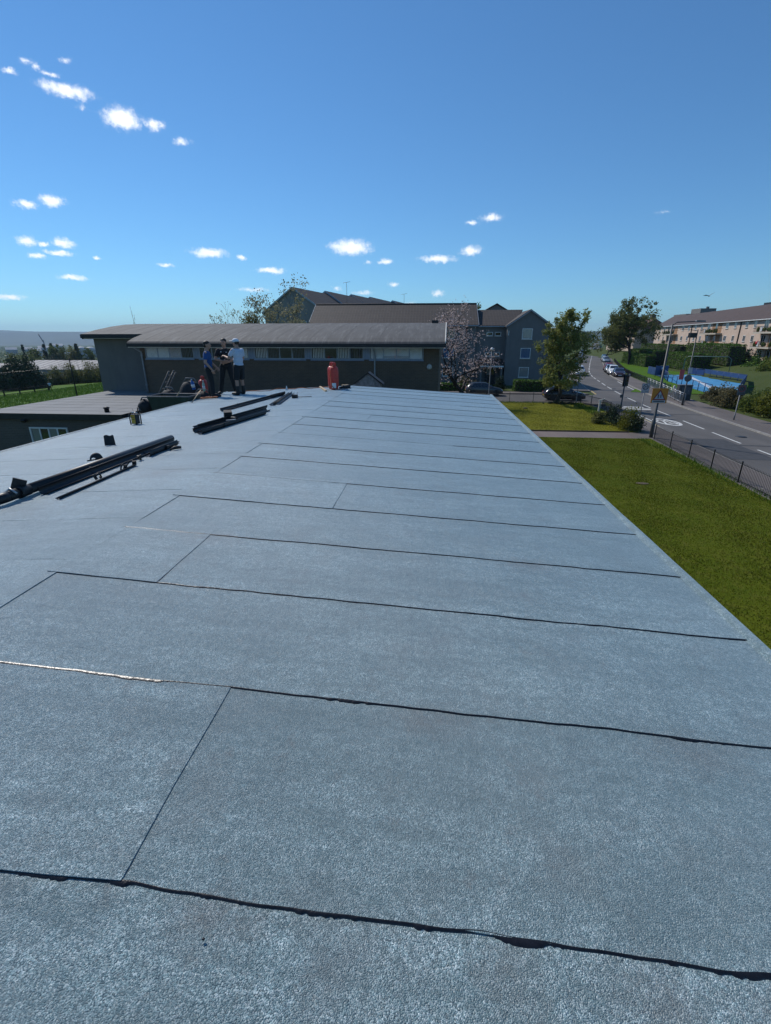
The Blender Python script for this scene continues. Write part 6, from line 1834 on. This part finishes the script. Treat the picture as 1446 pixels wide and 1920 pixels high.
# long soil pipe with coupling and the gutter it lies against
pp = empty('soil_pipe', on(-4.45, 4.5), 'long black round soil pipe with coupling at its near end', 'pipe')
a, b = on(-4.47, 4.62, .075), on(-4.37, 7.72, .058)
wb(MB().tube([a, b], .057, 20), 'pipe', M['blackplastic'], pp)
d = (b - a).normalized()
wb(MB().tube([a - d * .02, a + d * .03, a + d * .03, a + d * .12], [.068, .068, .064, .064], 20), 'coupling', M['blackdull'], pp)
wb(MB().tube([a - d * .16, a - d * .02], [.057, .057], 18), 'bend', M['blackplastic'], pp)
wb(MB().tube([a - d * .12, a - d * .2 + Vector((0, 0, .0)), a - d * .27 + Vector((-.04, 0, -.01)), a - d * .33 + Vector((-.12, 0, -.012))], .057, 16), 'elbow', M['blackplastic'], pp)
wb(MB().box(a + d * .05 + Vector((-.03, 0, .075)), (.13, .015, .13), .5, 0, .4), 'bracket_plate', M['blackdull'], pp)
wb(MB().tube([a - d * .1 + Vector((-.07, 0, .02)), a - d * .1 + Vector((0, 0, .075)), a - d * .1 + Vector((.07, 0, .02))], .012, 6), 'clip', M['steel'], pp)
wb(MB().ell(b + d * .004, (.052, .006, .052), None, 14, 6), 'end_cap', M['blackplastic'], pp)
gutter('black gutter length lying along the soil pipe', (-4.30, 4.75), (-4.22, 7.60), .056, roll=-.5, extra=2, group='black plastic gutter lengths on the roof')
gutter('short gutter offcut under the far half of the soil pipe', (-4.12, 6.55), (-4.10, 7.35), .05, roll=.9)
gutter('flat strip of gutter trim beside the soil pipe', (-3.97, 4.55), (-3.98, 6.0), .022, roll=.3)
hp = empty('gutter_hopper', on(-4.66, 5.95), 'curved black hopper outlet leaning on the soil pipe', 'hopper')
V = []; nu, nv = 14, 6
for j_ in range(nv + 1):
    for k in range(nu + 1):
        a_ = math.pi * k / nu; q = .085 * math.sin(.35 + 1.22 * j_ / nv)
        V.append(on(-4.54, 6.0, .115) + Vector((.75 * q * math.cos(a_), .06 * (j_ / nv) - .03 + .5 * q * math.cos(a_), q * math.sin(a_))))
wb(MB().add(V, [(j_ * (nu + 1) + k, j_ * (nu + 1) + k + 1, (j_ + 1) * (nu + 1) + k + 1, (j_ + 1) * (nu + 1) + k) for j_ in range(nv) for k in range(nu)], True), 'bowl', M['blackdull'], hp)
wb(MB().tube([on(-4.61, 5.93, .112), on(-4.47, 6.07, .112)], .01, 6), 'rim', M['blackdull'], hp)
for i, (x, y, rr) in enumerate([(-4.08, 5.35, .05), (-4.02, 5.95, .06), (-4.15, 6.35, .05), (-3.98, 5.75, .035), (-4.05, 6.95, .045)]):
    br = empty('gutter_bracket', on(x, y), ['small black bracket nearest the soil pipe coupling', 'broken black bracket lying mid way along the soil pipe', 'black bracket under the hopper', 'small black clip in front of the broken bracket', 'black bracket beside the short gutter offcut'][i], 'bracket', 'brackets scattered by the soil pipe')
    r_ = random.Random(i); an0 = r_.uniform(0, 6)
    V = [on(x, y, .015) + Vector((math.cos(an0 + k * .35) * rr, math.sin(an0 + k * .35) * rr, .03 + .035 * math.sin(k * .7))) for k in range(9)]
    wb(MB().tube(V, .011, 6), 'hook', M['blackdull'], br); wb(MB().box(V[0] + Vector((0, 0, .0)), (.05, .02, .07), an0, .4), 'tab', M['blackdull'], br)
sc_ = empty('plastic_scrap', on(-3.88, 7.0), 'small curled black scrap beyond the soil pipe end', 'scrap')
wb(MB().tube([on(-3.98, 6.93, .015), on(-3.92, 6.98, .04), on(-3.84, 7.03, .03)], [.01, .028, .02], 8), 'curl', M['blackdull'], sc_)
# second bundle
gutter('upper black gutter of the middle bundle', (-4.42, 8.72), (-3.92, 11.35), .056, roll=.35, extra=1, z0=.05)
gutter('middle black gutter of the middle bundle', (-4.32, 8.50), (-3.80, 11.2), .056, roll=-.4)
gutter('lower black gutter nearest the ridge in the middle bundle', (-4.14, 8.30), (-3.70, 10.6), .056, roll=.6, extra=1)
ol = empty('gutter_outlet', on(-4.12, 9.7), 'square black gutter outlet standing on the middle bundle', 'gutter outlet')
wb(MB().box(on(-4.18, 9.72, .16), (.16, .12, .14), .5, .3), 'box', M['blackdull'], ol); wb(MB().tube([on(-4.05, 9.6, .10), on(-3.90, 9.5, .09)], .03, 10), 'spout', M['blackdull'], ol); wb(MB().box(on(-3.95, 9.3, .1), (.2, .03, .012), .8), 'strap', M['steel'], ol)
gutter('long black gutter pointing at the standing men', (-5.08, 11.5), (-4.66, 14.3), .056, roll=-.35, extra=1)
gutter('end piece of black gutter turned upright near the men', (-4.72, 14.0), (-4.55, 14.95), .075, roll=.5)
gutter('short black gutter nearest the gas cylinders', (-4.05, 12.2), (-4.42, 15.3), .05, roll=.25)
gutter('short black gutter nested beside the cylinders gutter', (-3.93, 12.35), (-4.30, 15.15), .045, roll=-.3)
# small stand clip
cl = empty('wire_clip', on(-3.88, 13.85), 'small black wire clip with two prongs near the ridge', 'clip')
wb(MB().box(on(-3.88, 13.85, .05), (.16, .1, .09)), 'block', M['blackdull'], cl)
for s in (-1, 1): wb(MB().tube([on(-3.88 + s * .06, 13.85, .08), on(-3.88 + s * .10, 13.85, .19)], .008, 5), 'prong', M['steel'], cl)
wb(MB().tube([on(-3.82, 13.85, .03), on(-3.6, 13.9, .02), on(-3.4, 13.95, .015)], .008, 5), 'lead', M['blackdull'], cl)
# jobsite radio: yellow front, black rubber roll bars
rd_ = empty('jobsite_radio', on(-6.42, 10.0), 'yellow and black jobsite radio at the left roof edge', 'radio', rz=R(-14)); rd_.scale = (.66, .66, .72)
rb = MB(); rb.bx(-.10, .10, -.08, .08, .02, .31)
body = rb.build('body', M['darkpanel'], rd_)
MB().bx(-.075, .085, -.095, -.081, .04, .29).build('front_panel', M['yellow'], body)
MB().bx(-.05, -.015, -.099, -.0955, .205, .245).build('display', M['signink'], body); MB().bx(.02, .05, -.099, -.0955, .205, .245).build('button', pmat('orange_button', (.45, .12, .03), .5, .1, 8), body)
MB().bx(-.03, .06, -.099, -.0955, .15, .168).build('slot', M['signink'], body)
for sx in (-1, 1):
    for sy in (-1, 1): MB().tube([(sx * .12, sy * .10, .0), (sx * .125, sy * .105, .16), (sx * .12, sy * .10, .33)], .02, 8).build('corner_guard', M['blackdull'], rd_)
MB().tube([(-.12, .0, .33), (-.1, .0, .36), (.1, .0, .36), (.12, .0, .33)], .016, 8).build('handle', M['alu'], rd_)
MB().tube([(-.1, .08, .3), (-.16, .1, .46)], .005, 5).build('aerial', M['blackdull'], rd_)
MB().ell((-.125, -.02, .25), (.02, .05, .05)).build('side_cap', M['yellow'], rd_)
# curled offcut of black felt
oc = empty('felt_offcut', on(-5.42, 7.6), 'curled square black offcut standing on the roof', 'offcut', rz=.35); oc.scale = (.85, .85, .85)
mb = MB(); V = []
for k in range(9):
    t = k / 8; x = -.10 + .2 * t; y = .035 * math.sin(t * 3.0); V += [(x, y, 0), (x * .92 - .01, y + .05 + .02 * math.sin(t * 5), .19 + .012 * math.sin(t * 9))]
mb.add(V, [(2 * k, 2 * k + 2, 2 * k + 3, 2 * k + 1) for k in range(8)], True); mb.add([(x, y + .006, z) for x, y, z in V], [(2 * k, 2 * k + 1, 2 * k + 3, 2 * k + 2) for k in range(8)], True)
mb.build('sheet', M['blackdull'], oc)


def gas_cylinder(label, loc, h=.80, r=.155, rz=0, group='red propane cylinders', lean=0):
    t = empty('gas_cylinder', loc, label, 'gas cylinder', group, rz); t.rotation_euler = (0, lean, rz)
    MB().lathe([(.115, 0), (.12, .05), (.125, .07)], (0, 0, 0), 18).build('foot_ring', M['red'], t)
    MB().lathe([(.03, .05), (r * .75, .06), (r * .97, .11), (r, .17), (r, h - .25), (r * .94, h - .19), (r * .7, h - .14), (r * .34, h - .12), (.03, h - .115)], (0, 0, 0), 22).build('body', M['red'], t)
    MB().lathe([(r + .002, h * .45), (r + .003, h * .46), (r + .002, h * .47)], (0, 0, 0), 22).build('weld_band', M['red'], t)
    v = MB().lathe([(.03, h - .13), (.025, h - .06), (.02, h - .03)], (0, 0, 0), 10).build('valve', pmat('brass', (.35, .24, .09), .4, .15, 10, metal=.8), t)
    MB().lathe([(.045, h - .03), (.048, h - .015), (.045, h)], (0, 0, 0), 10).build('hand_wheel', M['redplastic'], v)
    g = MB()
    for k in range(9):
        a = math.pi * (.15 + 1.7 * k / 8)
        if k < 8:
            a2 = math.pi * (.15 + 1.7 * (k + 1) / 8); q = .075
            g.prism([(q * math.cos(a), q * math.sin(a), h - .14), (q * math.cos(a2), q * math.sin(a2), h - .14), (q * .92 * math.cos(a2), q * .92 * math.sin(a2), h - .14), (q * .92 * math.cos(a), q * .92 * math.sin(a), h - .14)], (0, 0, .12))
    g.build('valve_guard', M['red'], t)
    return t


c1 = gas_cylinder('left red gas cylinder with hose beside the ridge', on(-3.24, 16.3), .86, .145)
c2 = gas_cylinder('right red gas cylinder beside the ridge', on(-3.10, 15.92), .86, .145)
MB().tube([(0, -.06, .78), (-.05, -.17, .7), (-.10, -.175, .45), (-.06, -.17, .15), (.05, -.2, .03), (.3, -.15, .02), (.45, .0, .02)], .011, 7).build('hose', M['rope'], c2)
MB().box((.02, -.165, .14), (.13, .02, .16)).build('label_patch', M['whiteplastic'], c2)
tq = empty('gas_torch', on(-2.82, 16.1), 'black roofing gas torch lying right of the cylinders', 'torch')
wb(MB().tube([on(-2.95, 16.0, .04), on(-2.75, 16.15, .05), on(-2.62, 16.2, .05)], [.03, .055, .06], 12), 'burner', M['blackdull'], tq); wb(MB().tube([on(-2.95, 16.0, .04), on(-3.05, 16.4, .04)], .014, 7), 'lance', M['steel'], tq)
bt_ = empty('timber_batten', on(-3.55, 16.2), 'pale timber batten lying left of the gas cylinders', 'batten')
wb(MB().prism([on(-3.86, 17.0, .0), on(-3.80, 17.02, .0), on(-3.24, 15.36, .0), on(-3.30, 15.34, .0)], (0, 0, .045)), 'board', M['timber'], bt_)
ofc = empty('timber_offcut', on(-2.85, 16.45), 'short pale timber offcut behind the right gas cylinder', 'offcut'); wb(MB().box(on(-2.85, 16.55, .05), (.22, .09, .08), .4), 'block', M['timber'], ofc)
hs = empty('gas_hose', on(-4.6, 16.6), 'thin dark gas hose trailing along the far roof edge', 'hose')
wb(MB().tube([on(-3.3, 16.4, .02)] + [on(-3.3 - k * .28, 16.75 + .16 * math.sin(k * 1.3), .015 + (.05 if k in (4, 7) else 0)) for k in range(1, 13)], .011, 6), 'hose', M['rope'], hs)
fl_ = empty('paper_scrap', on(-5.0, 16.7), 'tiny white paper scrap at the far roof edge', 'scrap'); wb(MB().prism([on(-5.0, 16.7, .0), on(-4.93, 16.72, .0), on(-4.96, 16.7, .14)], (.01, .03, 0)), 'sheet', M['whiteplastic'], fl_)

# ------------------------------------------------------------------ scaffold beyond the left eave with the gear
sf = empty('scaffold_platform', (-9.0, 15.3, 0), 'scaffold platform beyond the left eave behind the green tub', 'scaffold')
for k in range(9): wb(MB().bx(-9.3 + k * .2, -9.12 + k * .2, 14.3, 17.8, 3.86, 3.90), 'board', M['oldtimber'], sf)
for x in (-9.25, -7.7):
    for y in (14.4, 17.6): wb(MB().tube([(x, y, 0), (x, y, 3.95)], .024, 8), 'standard', M['steel'], sf)
for y in (14.4, 17.6): wb(MB().tube([(-9.4, y, 3.83), (-7.5, y, 3.83)], .024, 8), 'ledger', M['steel'], sf)
ld = empty('ladder', (-10.45, 16.9, 3.12), 'aluminium ladder top leaning on the scaffold by the tool bags', 'ladder')
la, lb = Vector((-10.45, 16.75, 3.13)), Vector((-9.18, 16.75, 5.1))
for dy in (0, .33): wb(MB().tube([la + Vector((0, dy, 0)), lb + Vector((0, dy, 0))], .03, 8), 'stile', M['dullalu'], ld)
for dy in (.06, .27): wb(MB().tube([la + Vector((.14, dy, 0)), lb + Vector((.10, dy, -.05))], .022, 8), 'inner_stile', M['dullalu'], ld)
for k in range(8):
    c = la + (lb - la) * (.08 + .12 * k); wb(MB().tube([c, c + Vector((0, .33, 0))], .017, 8), 'rung', M['dullalu'], ld)
tb = empty('plastic_tub', (-8.0, 14.7, 3.9), 'dark green plastic tub full of offcuts at the left eave', 'tub')
V = []
for z, f in ((3.9, .86), (4.5, 1.0)):
    V += [(-8.02 + f * .66 * sx, 14.75 + f * .42 * sy, z) for sx, sy in ((-1, -1), (1, -1), (1, 1), (-1, 1))]
wb(MB().add(V, [(3, 2, 1, 0), (0, 1, 5, 4), (1, 2, 6, 5), (2, 3, 7, 6), (3, 0, 4, 7)]), 'shell', M['tubgreen'], tb)
mb = MB(); mb.tube([Vector(V[k]) for k in (4, 5, 6, 7, 4)], .022, 8); wb(mb, 'rim', M['greyfabric'], tb)
wb(MB().bx(-8.6, -7.45, 14.42, 15.05, 4.3, 4.44), 'contents', M['bagblack'], tb)
for i, (pts, m, nm, lab, c) in enumerate([([(-7.9, 14.5, 4.4), (-7.6, 14.3, 4.66)], 'timber', 'timber_stick', 'short pale stick poking from the green tub', 'stick'),
                                          ([(-7.05, 13.9, 4.39), (-7.35, 15.2, 4.62)], 'timber', 'timber_stick', 'long thin stick leaning over the left eave', 'stick')]):
    s_ = empty(nm, pts[0], lab, c, 'sticks by the tub'); wb(MB().tube(pts, .014, 6), 'stick', M[m], s_)


def bag(label, c, w, d, h, seed, mat='bagblack'):
    t = empty('tool_bag', (c[0], c[1], c[2]), label, 'bag', 'tool bags on the scaffold'); mb = MB(); r = random.Random(seed)
    mb.ell((0, 0, h * .45), (w / 2, d / 2, h * .5), None, 16, 12); mb.v = [(x + .05 * noise.noise(Vector((x * 5, z * 5, seed))), y, max(0, z + .06 * noise.noise(Vector((x * 6, y * 6, seed + 3))))) for x, y, z in mb.v]
    mb.build('bag', M[mat], t)
    MB().tube([(-w * .3, 0, h * .85), (-w * .15, 0, h * 1.05), (w * .2, 0, h * 1.04), (w * .33, 0, h * .85)], .022, 8).build('handle', M['greyfabric'], t)
    MB().tube([(-w * .48, -d * .3, h * .2), (-w * .35, -d * .45, h * .5), (-w * .1, -d * .5, h * .3)], .018, 6).build('strap', M['greyfabric'], t)
    return t


bag('large black tool bag behind the green tub', (-8.5, 16.8, 3.9), .85, .6, .92, 1)
bag('lower crumpled black bag beside the ladder', (-9.05, 16.3, 3.9), .6, .5, .66, 2)
bag('flat dark rucksack by the feet of the man in blue', (-7.75, 16.1, 3.9), .8, .6, .62, 3)
bag('dark bag with strap in front of the ladder foot', (-8.95, 14.6, 3.9), .45, .45, .52, 4)
ck = gas_cylinder('red gas cylinder behind the black tool bags', (-8.30, 17.4, 3.9), 1.0, .155)


def bottle(label, loc, h, r, mat, capm, tip=0):
    t = empty('bottle', loc, label, 'bottle', 'bottles among the tool bags'); t.rotation_euler = (0, tip, 0)
    MB().lathe([(r * .9, 0), (r, .02), (r, h * .62), (r * .8, h * .72), (r * .36, h * .84), (r * .36, h * .92)], (0, 0, 0), 14).build('body', mat, t)
    MB().lathe([(r * .42, h * .92), (r * .42, h)], (0, 0, 0), 10).build('cap', capm, t)
    MB().lathe([(r * 1.01, h * .2), (r * 1.012, h * .5)], (0, 0, 0), 14).build('label_band', M['whiteplastic'], t)


bottle('blue and white plastic bottle against the black tool bag', (-8.22, 16.5, 4.5), .36, .06, M['bluebottle'], M['whiteplastic'], -.15)
bottle('pale green drinks bottle left of the man in blue', (-7.62, 16.0, 4.50), .36, .045, pmat('green_tint_plastic', (.36, .52, .42), .25, .1, 8), M['whiteplastic'])
rp_ = empty('rope_coil', on(-6.98, 14.95), 'coil of orange rope lying before the man in blue', 'rope')
mb = MB(); mb.tube([on(-6.98 + (.22 + .02 * math.sin(k * 1.1)) * math.cos(k * .55) * 1.2, 14.95 + (.15 + .03 * math.cos(k * .9)) * math.sin(k * .55), .02 + .004 * (k % 7) + .012 * abs(math.sin(k))) for k in range(44)], .012, 6); wb(mb, 'coil', M['rope'], rp_)

# ================================================================== haze over the valley
hz_ = MB().bx(-9600, 9600, -4300, 9900, -80, 240).build('haze', None)
hm = bpy.data.materials.new('haze'); hm.use_nodes = True
hn = hm.node_tree.nodes; hl = hm.node_tree.links; hn.clear()
ho = hn.new('ShaderNodeOutputMaterial'); hv = hn.new('ShaderNodeVolumePrincipled')
hv.inputs['Color'].default_value = (.50, .74, 1.0, 1); hv.inputs['Density'].default_value = .0001; hv.inputs['Anisotropy'].default_value = .2
hl.new(hv.outputs[0], ho.inputs['Volume'])
hz_.data.materials.append(hm); tag(hz_, 'pale blue haze over the valley and hills', 'haze', kind='stuff')
